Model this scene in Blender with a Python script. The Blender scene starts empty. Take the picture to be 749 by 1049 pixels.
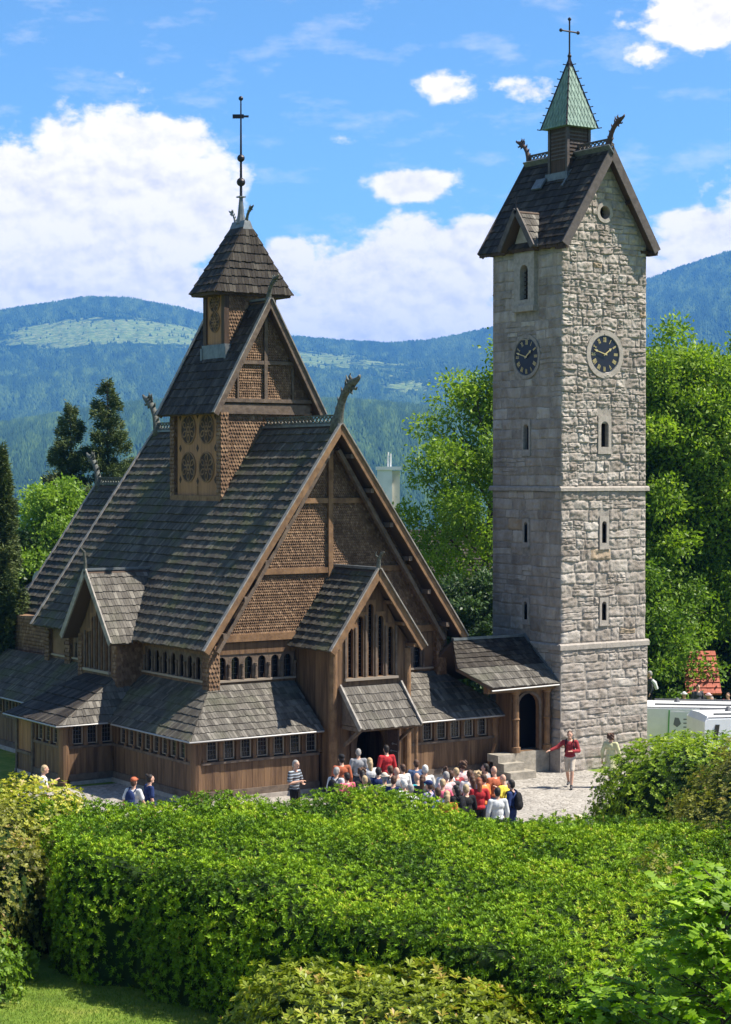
import bpy, bmesh, math, random
import numpy as np
from mathutils import Vector, Matrix
R = math.radians
random.seed(7); rng = np.random.default_rng(11)
scn = bpy.context.scene
C = scn.collection

# ------------------------------------------------------------------ camera
AX = R(56.2)
CAM = Vector((-40.3, -48.8, 9.74))
FW = Vector((math.cos(AX), math.sin(AX), 0))          # horizontal viewing direction
RT = Vector((math.sin(AX), -math.cos(AX), 0))         # to the right
cam = bpy.data.cameras.new('camera'); co = bpy.data.objects.new('camera', cam); C.objects.link(co)
cam.sensor_fit = 'HORIZONTAL'; cam.sensor_width = 36; cam.lens = 36*1992/749
cam.clip_start = .5; cam.clip_end = 60000
co.location = CAM
co.rotation_euler = (R(90-1.165), 0, math.atan2(FW.y, FW.x)-math.pi/2)
scn.camera = co

# ------------------------------------------------------------------ world, sun, exposure
SUN = Vector((.453, -.330, .829)).normalized()        # towards the sun
w = bpy.data.worlds.new('World'); scn.world = w; w.use_nodes = True
def N(nt, t, **k):
    n = nt.nodes.new(t)
    for a, b in k.items():
        if a.startswith('i_'): n.inputs[int(a[2:])].default_value = b
        else: setattr(n, a, b)
    return n
def mathn(nt, op, a, b=None, c=None, clamp=False):
    n = nt.nodes.new('ShaderNodeMath'); n.operation = op; n.use_clamp = clamp
    for i, v in enumerate((a, b, c)):
        if v is None: continue
        if isinstance(v, (int, float)): n.inputs[i].default_value = v
        else: nt.links.new(v, n.inputs[i])
    return n.outputs[0]
def ramp(nt, fac, stops, interp='LINEAR'):
    n = nt.nodes.new('ShaderNodeValToRGB'); n.color_ramp.interpolation = interp
    el = n.color_ramp.elements
    while len(el) < len(stops): el.new(.5)
    for e, (p, c) in zip(el, stops):
        e.position = p; e.color = (*c, 1) if len(c) == 3 else c
    nt.links.new(fac, n.inputs[0]); return n.outputs[0]
def mix(nt, f, a, b, mode='MIX'):
    n = nt.nodes.new('ShaderNodeMix'); n.data_type = 'RGBA'; n.blend_type = mode
    for s, v in ((0, f), (6, a), (7, b)):
        if isinstance(v, (int, float)): n.inputs[s].default_value = v
        elif isinstance(v, tuple): n.inputs[s].default_value = (*v, 1) if len(v) == 3 else v
        else: nt.links.new(v, n.inputs[s])
    return n.outputs[2]

SKY_STRENGTH = .068
def build_world():
    nt = w.node_tree; nt.nodes.clear(); L = nt.links.new
    sky = N(nt, 'ShaderNodeTexSky', sky_type='NISHITA', sun_disc=False)
    sky.sun_elevation = math.asin(SUN.z); sky.sun_rotation = math.atan2(SUN.x, SUN.y)
    sky.air_density = .9; sky.dust_density = .15; sky.ozone_density = 3.0; sky.altitude = 900
    tint = mix(nt, 1.0, sky.outputs[0], (.88, 1.2, 1.32), 'MULTIPLY')
    geo = N(nt, 'ShaderNodeTexCoord')
    d = geo.outputs['Generated']
    sep = N(nt, 'ShaderNodeSeparateXYZ'); L(d, sep.inputs[0])
    # azimuth about the valley direction and elevation, in degrees
    a0 = math.atan2(FW.y, FW.x)
    cx = mathn(nt, 'ADD', mathn(nt, 'MULTIPLY', sep.outputs[0], FW.x), mathn(nt, 'MULTIPLY', sep.outputs[1], FW.y))
    sx = mathn(nt, 'ADD', mathn(nt, 'MULTIPLY', sep.outputs[0], RT.x), mathn(nt, 'MULTIPLY', sep.outputs[1], RT.y))
    az = mathn(nt, 'MULTIPLY', mathn(nt, 'ARCTAN2', sx, cx), 57.2958)
    el = mathn(nt, 'MULTIPLY', mathn(nt, 'ARCSINE', sep.outputs[2]), 57.2958)
    comb = N(nt, 'ShaderNodeCombineXYZ'); L(az, comb.inputs[0]); L(el, comb.inputs[1])
    P = comb.outputs[0]
    def noise(scale, detail, rough, off=(0, 0, 0), sy=1.0, src=P):
        m = N(nt, 'ShaderNodeMapping'); m.inputs['Location'].default_value = off
        m.inputs['Scale'].default_value = (1, sy, 1); L(src, m.inputs[0])
        n = N(nt, 'ShaderNodeTexNoise'); n.inputs['Scale'].default_value = scale
        n.inputs['Detail'].default_value = detail; n.inputs['Roughness'].default_value = rough
        L(m.outputs[0], n.inputs['Vector']); return n.outputs['Fac']
    # cloud bodies: azimuth, elevation, half width, half height, weight
    blobs = [(-9.0, 5.6, 5.5, 2.0, 1.05), (-6.6, 9.6, 2.2, 1.0, .8), (1.0, 5.4, 3.0, 1.5, 1.08), (3.2, 6.9, 1.1, .7, .9), (-7.3, 8.2, 3.3, 2.3, 1.0), (-10.6, 8.0, 2.4, 2.0, .85), (-4.9, 7.8, 1.5, 1.7, .9), (-8.5, 5.9, 4.6, 1.5, .75), (-3.6, 6.0, 1.4, .45, .6),
             (1.2, 6.5, 1.5, 1.0, 1.0), (3.0, 5.9, 1.5, 1.2, .95), (-.6, 5.3, 1.6, .9, .9), (-2.4, 6.0, 1.2, .9, .8), (1.0, 4.2, 4.5, .9, .85), (-2.6, 4.6, 2.0, .9, .8),
             (1.4, 8.4, 1.35, .55, .85), (2.4, 11.1, 1.0, .65, .62), (4.8, 11.2, 1.3, .5, .5), (-.7, 9.7, .8, .28, .42), (2.3, 7.3, .9, .3, .4),
             (9.9, 12.9, 1.9, .95, .95), (8.2, 12.0, 1.2, .5, .55), (11.2, 14.0, 2.0, 1.2, .9), (10.2, 6.6, 1.9, 1.1, 1.0), (12.5, 7.0, 3, 1.6, .95), (8.6, 5.6, 1.2, .9, .7),
             (-110, 35, 30, 14, .75), (120, 38, 30, 14, .75), (-15, 7.0, 3.2, 2.2, .9), (20, 9, 4, 2, .9), (-24, 8, 5, 2.4, .9), (33, 8, 5, 2.6, .9), (-38, 10, 6, 3, .9)]  # the high wide pair, out of view, is added to whiten the fill light
    field = None
    for (a, e, ra, re, wt) in blobs:
        dx = mathn(nt, 'DIVIDE', mathn(nt, 'SUBTRACT', az, a), ra); dy = mathn(nt, 'DIVIDE', mathn(nt, 'SUBTRACT', el, e), re)
        r2 = mathn(nt, 'ADD', mathn(nt, 'MULTIPLY', dx, dx), mathn(nt, 'MULTIPLY', dy, dy))
        g = mathn(nt, 'MULTIPLY', mathn(nt, 'EXPONENT', mathn(nt, 'MULTIPLY', r2, -.9)), wt*1.15)
        field = g if field is None else mathn(nt, 'MAXIMUM', field, g)
    def density(off):
        n1 = noise(.55, 9, .56, off, 1.35); n2 = noise(2.0, 6, .6, (off[0]+7, off[1]+3, 0), 1.5)
        n = mathn(nt, 'ADD', mathn(nt, 'MULTIPLY', n1, 1.25), mathn(nt, 'MULTIPLY', n2, .45))
        return mathn(nt, 'ADD', n, -.87)
    dn = density((2.3, 5.1, 0))
    dn2 = density((2.3-.22, 5.1-.35, 0))                       # the same noise a little towards the sun
    body = mathn(nt, 'ADD', field, mathn(nt, 'MULTIPLY', dn, .95))
    mask = N(nt, 'ShaderNodeMapRange', interpolation_type='SMOOTHSTEP'); L(body, mask.inputs[0])
    mask.inputs[1].default_value = .32; mask.inputs[2].default_value = .60
    thin = noise(.35, 7, .62, (11, 4, 0), 2.6)
    thinm = mathn(nt, 'MULTIPLY', mathn(nt, 'SUBTRACT', thin, .53, clamp=True), 1.5, clamp=True)
    alpha = mathn(nt, 'MAXIMUM', mask.outputs[0], thinm)
    lit = mathn(nt, 'ADD', mathn(nt, 'MULTIPLY', mathn(nt, 'SUBTRACT', dn, dn2), 1.3), .70, clamp=True)
    thick = N(nt, 'ShaderNodeMapRange'); L(body, thick.inputs[0]); thick.inputs[1].default_value = .55; thick.inputs[2].default_value = 1.5
    lit2 = mathn(nt, 'SUBTRACT', lit, mathn(nt, 'MULTIPLY', thick.outputs[0], .22), clamp=True)
    ccol = ramp(nt, lit2, [(0.0, (5.9, 5.75, 5.6)), (.35, (7.9, 7.4, 6.9)), (.72, (10.3, 9.4, 8.4))])
    out = mix(nt, alpha, tint, ccol)
    bg = N(nt, 'ShaderNodeBackground'); bg.inputs[1].default_value = SKY_STRENGTH
    L(out, bg.inputs[0]); o = N(nt, 'ShaderNodeOutputWorld'); L(bg.outputs[0], o.inputs[0])
build_world()
sl = bpy.data.lights.new('sun', 'SUN'); sl.energy = 5.0; sl.angle = R(.5); sl.color = (1, .94, .84)
so = bpy.data.objects.new('sun', sl); C.objects.link(so); so.location = (30, -30, 60)
so.rotation_euler = SUN.to_track_quat('Z', 'Y').to_euler()
scn.view_settings.view_transform = 'Standard'; scn.view_settings.look = 'None'
scn.view_settings.gamma = 1; scn.view_settings.use_curve_mapping = False
scn.view_settings.exposure = 1.12
scn.cycles.use_denoising = True
scn.cycles.max_bounces = 6; scn.cycles.diffuse_bounces = 3; scn.cycles.glossy_bounces = 2
scn.cycles.transmission_bounces = 3; scn.cycles.transparent_max_bounces = 6; scn.cycles.volume_bounces = 0
scn.cycles.volume_step_rate = 4

# ------------------------------------------------------------------ materials
M = {}
def mat(name, col=(.5, .5, .5), rough=.8, spec=.3, var=0.0, noise=None, dark=None, scale=6.0, bump=0.0, bscale=None,
        stretch=(1, 1, 1), metal=0.0, trans=0.0, attr=None, coord='Object', moss=None, bricks=None, coat=0):
    """col / dark are mixed by noise; attr: colours ramped by the per-face value; bricks: bump pattern size"""
    m = bpy.data.materials.new(name); m.use_nodes = True; nt = m.node_tree
    bs = nt.nodes['Principled BSDF']; L = nt.links.new
    bs.inputs['Roughness'].default_value = rough; bs.inputs['Metallic'].default_value = metal
    bs.inputs['Specular IOR Level'].default_value = spec
    if coat: bs.inputs['Coat Weight'].default_value = coat
    tc = N(nt, 'ShaderNodeTexCoord'); mp = N(nt, 'ShaderNodeMapping'); L(tc.outputs[coord], mp.inputs[0])
    mp.inputs['Scale'].default_value = stretch
    c = (*col, 1)
    if attr:
        at = N(nt, 'ShaderNodeAttribute', attribute_name='rnd')
        c = ramp(nt, at.outputs['Fac'], attr)
    if dark is not None:
        n = N(nt, 'ShaderNodeTexNoise'); n.inputs['Scale'].default_value = scale; n.inputs['Detail'].default_value = 8
        n.inputs['Roughness'].default_value = .65; L(mp.outputs[0], n.inputs['Vector'])
        f = ramp(nt, n.outputs['Fac'], [(.36, (0, 0, 0)), (.64, (1, 1, 1))])
        c = mix(nt, f, dark, c) if attr is None else mix(nt, f, mix(nt, 1.0, c, dark, 'MULTIPLY'), c)
    if moss is not None:
        n = N(nt, 'ShaderNodeTexNoise'); n.inputs['Scale'].default_value = moss[1]; n.inputs['Detail'].default_value = 5
        L(tc.outputs[coord], n.inputs['Vector'])
        f = ramp(nt, n.outputs['Fac'], [(moss[2], (0, 0, 0)), (moss[2]+.16, (1, 1, 1))])
        c = mix(nt, mathn(nt, 'MULTIPLY', f, moss[3]), c, moss[0])
    if isinstance(c, tuple): bs.inputs['Base Color'].default_value = c
    else: L(c, bs.inputs['Base Color'])
    h = None
    if bump:
        n = N(nt, 'ShaderNodeTexNoise'); n.inputs['Scale'].default_value = bscale or scale*3; n.inputs['Detail'].default_value = 6
        L(mp.outputs[0], n.inputs['Vector']); h = n.outputs['Fac']
        b = N(nt, 'ShaderNodeBump'); b.inputs['Strength'].default_value = bump; b.inputs['Distance'].default_value = .02
        L(h, b.inputs['Height']); L(b.outputs[0], bs.inputs['Normal'])
    if trans:
        tr = N(nt, 'ShaderNodeBsdfTranslucent'); ms = N(nt, 'ShaderNodeMixShader'); ms.inputs[0].default_value = trans
        if isinstance(c, tuple): tr.inputs[0].default_value = c
        else:
            L(mix(nt, 1.0, c, (1.25, 1.3, .6), 'MULTIPLY'), tr.inputs[0])
        L(bs.outputs[0], ms.inputs[1]); L(tr.outputs[0], ms.inputs[2])
        L(ms.outputs[0], nt.nodes['Material Output'].inputs[0])
    M[name] = m; return m
G3 = lambda a: (a, a, a)
mat('shingle_mossy', attr=[(0, (.072, .064, .053)), (.5, (.096, .086, .071)), (.85, (.125, .113, .093)), (1, (.17, .155, .125))], rough=.8, spec=.12,
    dark=(.55, .55, .55), scale=3.0, bump=.5, bscale=60, stretch=(1, 1, .25), moss=((.085, .098, .035), .9, .5, .45))
mat('shingle_silver', attr=[(0, (.085, .076, .065)), (.5, (.125, .113, .096)), (.85, (.165, .15, .128)), (1, (.23, .21, .178))], rough=.75, spec=.12,
    dark=(.62, .62, .62), scale=3.0, bump=.5, bscale=60, stretch=(1, 1, .25), moss=((.10, .11, .06), .8, .55, .25))
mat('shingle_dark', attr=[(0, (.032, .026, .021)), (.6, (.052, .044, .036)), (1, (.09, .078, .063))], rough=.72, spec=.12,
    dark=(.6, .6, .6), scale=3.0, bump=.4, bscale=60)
mat('roof_deck', (.075, .05, .035), rough=.9)
mat('scale_cladding', attr=[(0, (.145, .085, .048)), (.5, (.195, .117, .066)), (.9, (.245, .152, .088)), (1, (.31, .20, .12))], rough=.75, spec=.25,
    dark=(.6, .58, .56), scale=1.6, bump=.3, bscale=40)
mat('plank_brown', (.19, .112, .060), dark=(.075, .042, .024), scale=1.3, stretch=(5, 5, .35), rough=.7, spec=.25, bump=.5, bscale=9)
mat('plank_dark', (.085, .052, .034), dark=(.04, .026, .018), scale=2.5, stretch=(5, 5, .4), rough=.75, spec=.25, bump=.4, bscale=9)
mat('beam_wood', (.24, .14, .072), dark=(.13, .074, .04), scale=3, stretch=(1.5, 1.5, 1), rough=.75, spec=.2, bump=.4, bscale=12)
mat('beam_weathered', (.16, .12, .09), dark=(.085, .062, .047), scale=4, rough=.8, spec=.2, bump=.4, bscale=14)
mat('verge_grey', (.30, .27, .235), dark=(.16, .145, .13), scale=5, rough=.7, bump=.2)
mat('verge_dark', (.11, .09, .08), dark=(.06, .05, .045), scale=5, rough=.7, bump=.2)
mat('pale_panel', (.33, .165, .072), dark=(.21, .105, .048), scale=1.8, stretch=(4, 4, .5), rough=.65, bump=.25, bscale=12)
mat('carving_dark', (.045, .028, .02), rough=.8)
mat('dragon_wood', (.12, .125, .105), dark=(.045, .045, .04), scale=9, rough=.7, bump=.7, bscale=25)
mat('dragon_brown', (.085, .05, .04), dark=(.045, .03, .026), scale=9, rough=.7, bump=.7, bscale=25)
mat('lead', (.17, .185, .19), dark=(.10, .11, .115), scale=5, rough=.5, metal=.3, bump=.15)
mat('copper_green', (.20, .30, .235), dark=(.105, .17, .14), scale=4, stretch=(2, 2, .6), rough=.55, spec=.4, bump=.25, bscale=10)
mat('copper_pale', (.36, .41, .36), dark=(.24, .29, .25), scale=3, rough=.5, spec=.4)
mat('dark_metal', (.035, .03, .032), rough=.45, metal=.6)
mat('zinc_gutter', (.30, .29, .28), rough=.45, metal=.5)
mat('glass_dark', (.012, .013, .016), rough=.12, spec=.6)
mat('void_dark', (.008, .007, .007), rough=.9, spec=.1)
mat('window_frame', (.27, .22, .17), rough=.6)
mat('muntin', (.10, .09, .08), rough=.5)
mat('stone_block', attr=[(0, (.27, .23, .20)), (.3, (.345, .30, .26)), (.7, (.415, .365, .32)), (.93, (.49, .44, .39)), (1, (.40, .31, .22))], rough=.9, spec=.2,
    dark=(.62, .59, .56), scale=2.6, stretch=(1, 1, .45), bump=1.0, bscale=40)  # one set of block tones for every tower face
mat('mortar', (.33, .29, .25), dark=(.20, .178, .155), scale=7, rough=.95, bump=.6)
mat('stone_trim', (.37, .325, .28), dark=(.255, .225, .195), scale=7, rough=.85, bump=.5, bscale=30)
mat('stone_step', (.36, .32, .26), dark=(.2, .18, .145), scale=4, rough=.9, bump=.6, bscale=30)
mat('gold', (.85, .62, .26), rough=.35, metal=.6, spec=.5)
mat('clock_black', (.012, .012, .02), rough=.35, spec=.5)
mat('white_paint', (.80, .80, .79), rough=.35, spec=.5, dark=(.70, .70, .69), scale=1.5)
mat('grey_plastic', (.12, .12, .125), rough=.5)
mat('rubber', (.02, .02, .02), rough=.8)
mat('green_edge', (.12, .35, .10), rough=.5)
mat('sign_grey', (.16, .16, .17), rough=.5)
mat('render_wall', (.62, .57, .47), dark=(.52, .47, .39), scale=1.5, rough=.9)
mat('white_wall', (.72, .71, .68), dark=(.62, .61, .58), scale=1.5, rough=.9)
mat('red_tile', (.40, .11, .065), dark=(.24, .065, .04), scale=3, rough=.7)
mat('bark', (.09, .07, .052), dark=(.04, .032, .026), scale=5, stretch=(3, 3, .5), rough=.95, bump=.8, bscale=14)
mat('bark_red', (.14, .085, .06), dark=(.07, .045, .035), scale=5, stretch=(3, 3, .5), rough=.95, bump=.8, bscale=14)
mat('core_dark', (.018, .038, .007), dark=(.01, .018, .005), scale=4, rough=1, spec=.1)  # dark green of the light-blocking core added inside bushes
def leafmat(name, stops, rough=.45, spec=.45, trans=.28):
    mat(name, attr=stops, rough=rough, spec=spec, trans=trans)
leafmat('leaf_rhodo', [(0, (.035, .085, .005)), (.3, (.10, .195, .007)), (.7, (.19, .32, .010)), (.93, (.31, .44, .018)), (1, (.28, .19, .05))], .55, .16, .16)
leafmat('leaf_rhodo_olive', [(0, (.08, .11, .010)), (.35, (.17, .22, .015)), (.75, (.28, .33, .03)), (.9, (.36, .34, .05)), (1, (.32, .15, .05))], .45, .3, .3)
leafmat('leaf_yellow', [(0, (.16, .19, .015)), (.5, (.36, .37, .03)), (.85, (.5, .47, .055)), (1, (.45, .35, .18))], .5, .3, .3)
leafmat('leaf_round', [(0, (.055, .10, .006)), (.5, (.16, .26, .010)), (.85, (.26, .36, .02)), (1, (.36, .42, .04))], .5, .25, .33)
leafmat('leaf_brownish', [(0, (.08, .085, .015)), (.4, (.16, .17, .025)), (.8, (.25, .26, .035)), (1, (.30, .2, .07))], .55, .3, .3)
leafmat('leaf_oak', [(0, (.09, .17, .008)), (.5, (.19, .33, .012)), (.85, (.29, .44, .02)), (1, (.36, .5, .04))], .5, .3, .42)
leafmat('leaf_ash', [(0, (.055, .11, .015)), (.5, (.13, .23, .022)), (.85, (.21, .32, .03)), (1, (.29, .38, .045))], .5, .3, .4)
leafmat('leaf_ash_light', [(0, (.08, .14, .016)), (.5, (.18, .29, .022)), (.85, (.27, .39, .03)), (1, (.36, .46, .05))], .5, .3, .42)
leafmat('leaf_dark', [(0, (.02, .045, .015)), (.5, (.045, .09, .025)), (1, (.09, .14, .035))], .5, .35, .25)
leafmat('leaf_needle', [(0, (.035, .06, .02)), (.5, (.075, .105, .03)), (1, (.14, .16, .045))], .6, .25, .12)
leafmat('leaf_bright', [(0, (.10, .17, .02)), (.5, (.18, .30, .03)), (1, (.29, .40, .05))], .5, .35, .38)
leafmat('grass_blade', [(0, (.07, .13, .018)), (.5, (.13, .22, .025)), (.85, (.2, .27, .04)), (1, (.27, .25, .09))], .6, .25, .3)

def cobble_material():
    m = bpy.data.materials.new('cobble_setts'); m.use_nodes = True; nt = m.node_tree; L = nt.links.new
    bs = nt.nodes['Principled BSDF']; bs.inputs['Roughness'].default_value = .85; bs.inputs['Specular IOR Level'].default_value = .25
    tc = N(nt, 'ShaderNodeTexCoord')
    nw = N(nt, 'ShaderNodeTexNoise'); nw.inputs['Scale'].default_value = .35; L(tc.outputs['Object'], nw.inputs['Vector'])
    wv = mix(nt, .55, tc.outputs['Object'], nw.outputs['Color'], 'ADD')
    v = N(nt, 'ShaderNodeTexVoronoi', feature='F1'); v.inputs['Scale'].default_value = 6.5; v.inputs['Randomness'].default_value = .55; L(wv, v.inputs['Vector'])
    e = N(nt, 'ShaderNodeTexVoronoi', feature='DISTANCE_TO_EDGE'); e.inputs['Scale'].default_value = 6.5; e.inputs['Randomness'].default_value = .55; L(wv, e.inputs['Vector'])
    c = ramp(nt, v.outputs['Color'], [(0, (.25, .225, .19)), (.5, (.34, .31, .27)), (1, (.43, .395, .345))])
    n = N(nt, 'ShaderNodeTexNoise'); n.inputs['Scale'].default_value = .5; n.inputs['Detail'].default_value = 5; L(tc.outputs['Object'], n.inputs['Vector'])
    c = mix(nt, ramp(nt, n.outputs['Fac'], [(.4, (0, 0, 0)), (.65, (.5, .5, .5))]), c, (.30, .28, .25))
    joint = ramp(nt, e.outputs['Distance'], [(.0, (0, 0, 0)), (.09, (1, 1, 1))])
    L(mix(nt, joint, (.16, .145, .125), c), bs.inputs['Base Color'])
    b = N(nt, 'ShaderNodeBump'); b.inputs['Strength'].default_value = .8; b.inputs['Distance'].default_value = .02
    L(joint, b.inputs['Height']); L(b.outputs[0], bs.inputs['Normal']); M['cobble'] = m
cobble_material()
def ground_material():
    m = bpy.data.materials.new('lawn_ground'); m.use_nodes = True; nt = m.node_tree; L = nt.links.new
    bs = nt.nodes['Principled BSDF']; bs.inputs['Roughness'].default_value = .95; bs.inputs['Specular IOR Level'].default_value = .1
    tc = N(nt, 'ShaderNodeTexCoord')
    n = N(nt, 'ShaderNodeTexNoise'); n.inputs['Scale'].default_value = .8; n.inputs['Detail'].default_value = 9; n.inputs['Roughness'].default_value = .7
    L(tc.outputs['Object'], n.inputs['Vector'])
    L(ramp(nt, n.outputs['Fac'], [(.35, (.075, .12, .02)), (.5, (.12, .18, .025)), (.62, (.19, .22, .04)), (.72, (.24, .22, .09))]), bs.inputs['Base Color'])
    b = N(nt, 'ShaderNodeBump'); b.inputs['Strength'].default_value = .6; n2 = N(nt, 'ShaderNodeTexNoise'); n2.inputs['Scale'].default_value = 30
    L(tc.outputs['Object'], n2.inputs['Vector']); L(n2.outputs['Fac'], b.inputs['Height']); L(b.outputs[0], bs.inputs['Normal']); M['lawn'] = m
ground_material()
def hills_material():
    m = bpy.data.materials.new('forest_hills'); m.use_nodes = True; nt = m.node_tree; L = nt.links.new
    bs = nt.nodes['Principled BSDF']; bs.inputs['Roughness'].default_value = 1; bs.inputs['Specular IOR Level'].default_value = 0
    tc = N(nt, 'ShaderNodeTexCoord'); at = N(nt, 'ShaderNodeAttribute', attribute_name='clearing')
    def no(s, d=6, r=.6):
        n = N(nt, 'ShaderNodeTexNoise'); n.inputs['Scale'].default_value = s; n.inputs['Detail'].default_value = d; n.inputs['Roughness'].default_value = r
        L(tc.outputs['Object'], n.inputs['Vector']); return n.outputs['Fac']
    v = N(nt, 'ShaderNodeTexVoronoi'); v.inputs['Scale'].default_value = .085; L(tc.outputs['Object'], v.inputs['Vector'])
    big = no(.0028, 8, .65); fine = no(.06, 4, .7)
    forest = mix(nt, ramp(nt, big, [(.4, (0, 0, 0)), (.62, (1, 1, 1))]), (.018, .04, .016), (.04, .075, .022))
    forest = mix(nt, 1.0, forest, ramp(nt, v.outputs['Distance'], [(.0, (1.3, 1.3, 1.3)), (.8, (.6, .6, .6))]), 'MULTIPLY')
    mead = ramp(nt, fine, [(.35, (.08, .13, .03)), (.5, (.15, .20, .05)), (.65, (.24, .25, .09))])
    cl = mathn(nt, 'ADD', at.outputs['Fac'], mathn(nt, 'MULTIPLY', mathn(nt, 'SUBTRACT', no(.005, 10, .8), .5), 1.6))
    f = ramp(nt, cl, [(.46, (0, 0, 0)), (.56, (1, 1, 1))])
    f2 = mathn(nt, 'MULTIPLY', f, ramp(nt, no(.02, 6, .8), [(.35, (.35, .35, .35)), (.5, (1, 1, 1))]))
    L(mix(nt, f2, forest, mead), bs.inputs['Base Color'])
    b = N(nt, 'ShaderNodeBump'); b.inputs['Strength'].default_value = .6; b.inputs['Distance'].default_value = 3
    L(v.outputs['Distance'], b.inputs['Height']); b.invert = True
    b2 = N(nt, 'ShaderNodeBump'); b2.inputs['Strength'].default_value = 1; b2.inputs['Distance'].default_value = 25
    L(big, b2.inputs['Height']); L(b2.outputs[0], b.inputs['Normal']); L(b.outputs[0], bs.inputs['Normal']); M['hills'] = m
hills_material()

# ------------------------------------------------------------------ mesh helpers
def tag(o, label=None, cat=None, group=None, kind=None):
    if label: o['label'] = label
    if cat: o['category'] = cat
    if group: o['group'] = group
    if kind: o['kind'] = kind
    return o
def thing(name, label, cat, loc=(0, 0, 0), rz=0, group=None):
    o = bpy.data.objects.new(name, None); C.objects.link(o); o.location = loc; o.rotation_euler = (0, 0, rz)
    o.empty_display_size = .3
    return tag(o, label, cat, group)
def link(name, me, parent=None, off=None):
    o = bpy.data.objects.new(name, me); C.objects.link(o)
    if parent is not None: o.parent = parent
    return o
def worldloc(p):
    v = Vector((0, 0, 0))
    while p is not None: v += p.location; p = p.parent
    return v
class MB:
    def __init__(s): s.v = []; s.f = []; s.r = []; s.g = []
    def add(s, vs, fs, r=None):
        b = len(s.v); s.g.append((b, len(s.f))); s.v.extend([tuple(x) for x in vs]); s.f.extend([tuple(b+i for i in f) for f in fs])
        s.r.extend([random.random() if r is None else r]*len(fs)); return s
    def hexa(s, p, r=None):     # 8 corners: 0-3 bottom ring, 4-7 top ring
        return s.add(p, [(0, 3, 2, 1), (4, 5, 6, 7), (0, 1, 5, 4), (1, 2, 6, 5), (2, 3, 7, 6), (3, 0, 4, 7)], r)
    def box(s, x0, x1, y0, y1, z0, z1, r=None):
        return s.hexa([(x0, y0, z0), (x1, y0, z0), (x1, y1, z0), (x0, y1, z0), (x0, y0, z1), (x1, y0, z1), (x1, y1, z1), (x0, y1, z1)], r)
    def beam(s, a, b, wd, ht, up=(0, 0, 1)):
        a = Vector(a); b = Vector(b); d = (b-a).normalized(); u = Vector(up)
        sd = d.cross(u).normalized(); u = sd.cross(d).normalized(); sd = sd*wd/2; u = u*ht/2
        return s.hexa([a-sd-u, a+sd-u, b+sd-u, b-sd-u, a-sd+u, a+sd+u, b+sd+u, b-sd+u])
    def prism(s, poly, vec, r=None):
        n = len(poly); vec = Vector(vec); P = [Vector(p) for p in poly]; Q = [p+vec for p in P]
        fs = [tuple(range(n))[::-1], tuple(range(n, 2*n))] + [(i, (i+1) % n, n+(i+1) % n, n+i) for i in range(n)]
        return s.add(P+Q, fs, r)
    def tube(s, pts, rad, seg=8, cap=True, squash=None):
        pts = [Vector(p) for p in pts]; n = len(pts)
        if not hasattr(rad, '__len__'): rad = [rad]*n
        vs = []; ref = None
        for i, p in enumerate(pts):
            d = (pts[min(i+1, n-1)]-pts[max(i-1, 0)]).normalized()
            if ref is None or abs(d.dot(ref)) > .98: ref = Vector((0, 0, 1)) if abs(d.z) < .9 else Vector((1, 0, 0))
            a = d.cross(ref).normalized(); b = a.cross(d).normalized()
            for k in range(seg):
                t = 2*math.pi*k/seg; vs.append(p+a*math.cos(t)*rad[i]+b*math.sin(t)*rad[i])
        fs = [(i*seg+k, i*seg+(k+1) % seg, (i+1)*seg+(k+1) % seg, (i+1)*seg+k) for i in range(n-1) for k in range(seg)]
        if cap: fs += [tuple(range(seg))[::-1], tuple(range((n-1)*seg, n*seg))]
        return s.add(vs, fs)
    def ball(s, c, r, seg=10, rings=7):
        rx, ry, rz = (r, r, r) if not hasattr(r, '__len__') else r
        vs = [(c[0], c[1], c[2]-rz)]
        for i in range(1, rings):
            a = -math.pi/2+math.pi*i/rings
            for k in range(seg):
                t = 2*math.pi*k/seg; vs.append((c[0]+rx*math.cos(a)*math.cos(t), c[1]+ry*math.cos(a)*math.sin(t), c[2]+rz*math.sin(a)))
        vs.append((c[0], c[1], c[2]+rz)); fs = [(0, 1+(k+1) % seg, 1+k) for k in range(seg)]
        for i in range(rings-2):
            for k in range(seg):
                a = 1+i*seg+k; b = 1+i*seg+(k+1) % seg; fs.append((a, b, b+seg, a+seg))
        l = len(vs)-1; fs += [(l, 1+(rings-2)*seg+k, 1+(rings-2)*seg+(k+1) % seg) for k in range(seg)]
        return s.add(vs, fs)
    def mesh(s, name, m, off=(0, 0, 0), smooth=False):
        me = bpy.data.meshes.new(name); off = Vector(off)
        me.from_pydata([tuple(Vector(v)-off) for v in s.v], [], s.f)
        if m is not None: me.materials.append(M[m] if isinstance(m, str) else m)
        a = me.attributes.new('rnd', 'FLOAT', 'FACE'); a.data.foreach_set('value', s.r)
        if smooth: me.polygons.foreach_set('use_smooth', [True]*len(me.polygons))
        me.update(); return me
    def each(s, name, m, parent=None, smooth=False, k=1):
        # every k shapes added become one object of their own
        off = worldloc(parent) if parent else (0, 0, 0); out = []
        for i in range(0, len(s.g), k):
            q = MB(); v0, f0 = s.g[i]; v1, f1 = s.g[i+k] if i+k < len(s.g) else (len(s.v), len(s.f))
            q.v = s.v[v0:v1]; q.f = [tuple(a-v0 for a in f) for f in s.f[f0:f1]]; q.r = s.r[f0:f1]
            out.append(link(name, q.mesh(name, m, off, smooth), parent))
        return out[0]
    def build(s, name, m, parent=None, smooth=False, label=None):
        o = link(name, s.mesh(name, m, worldloc(parent) if parent else (0, 0, 0), smooth), parent)
        if label: o['label'] = label
        return o
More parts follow.
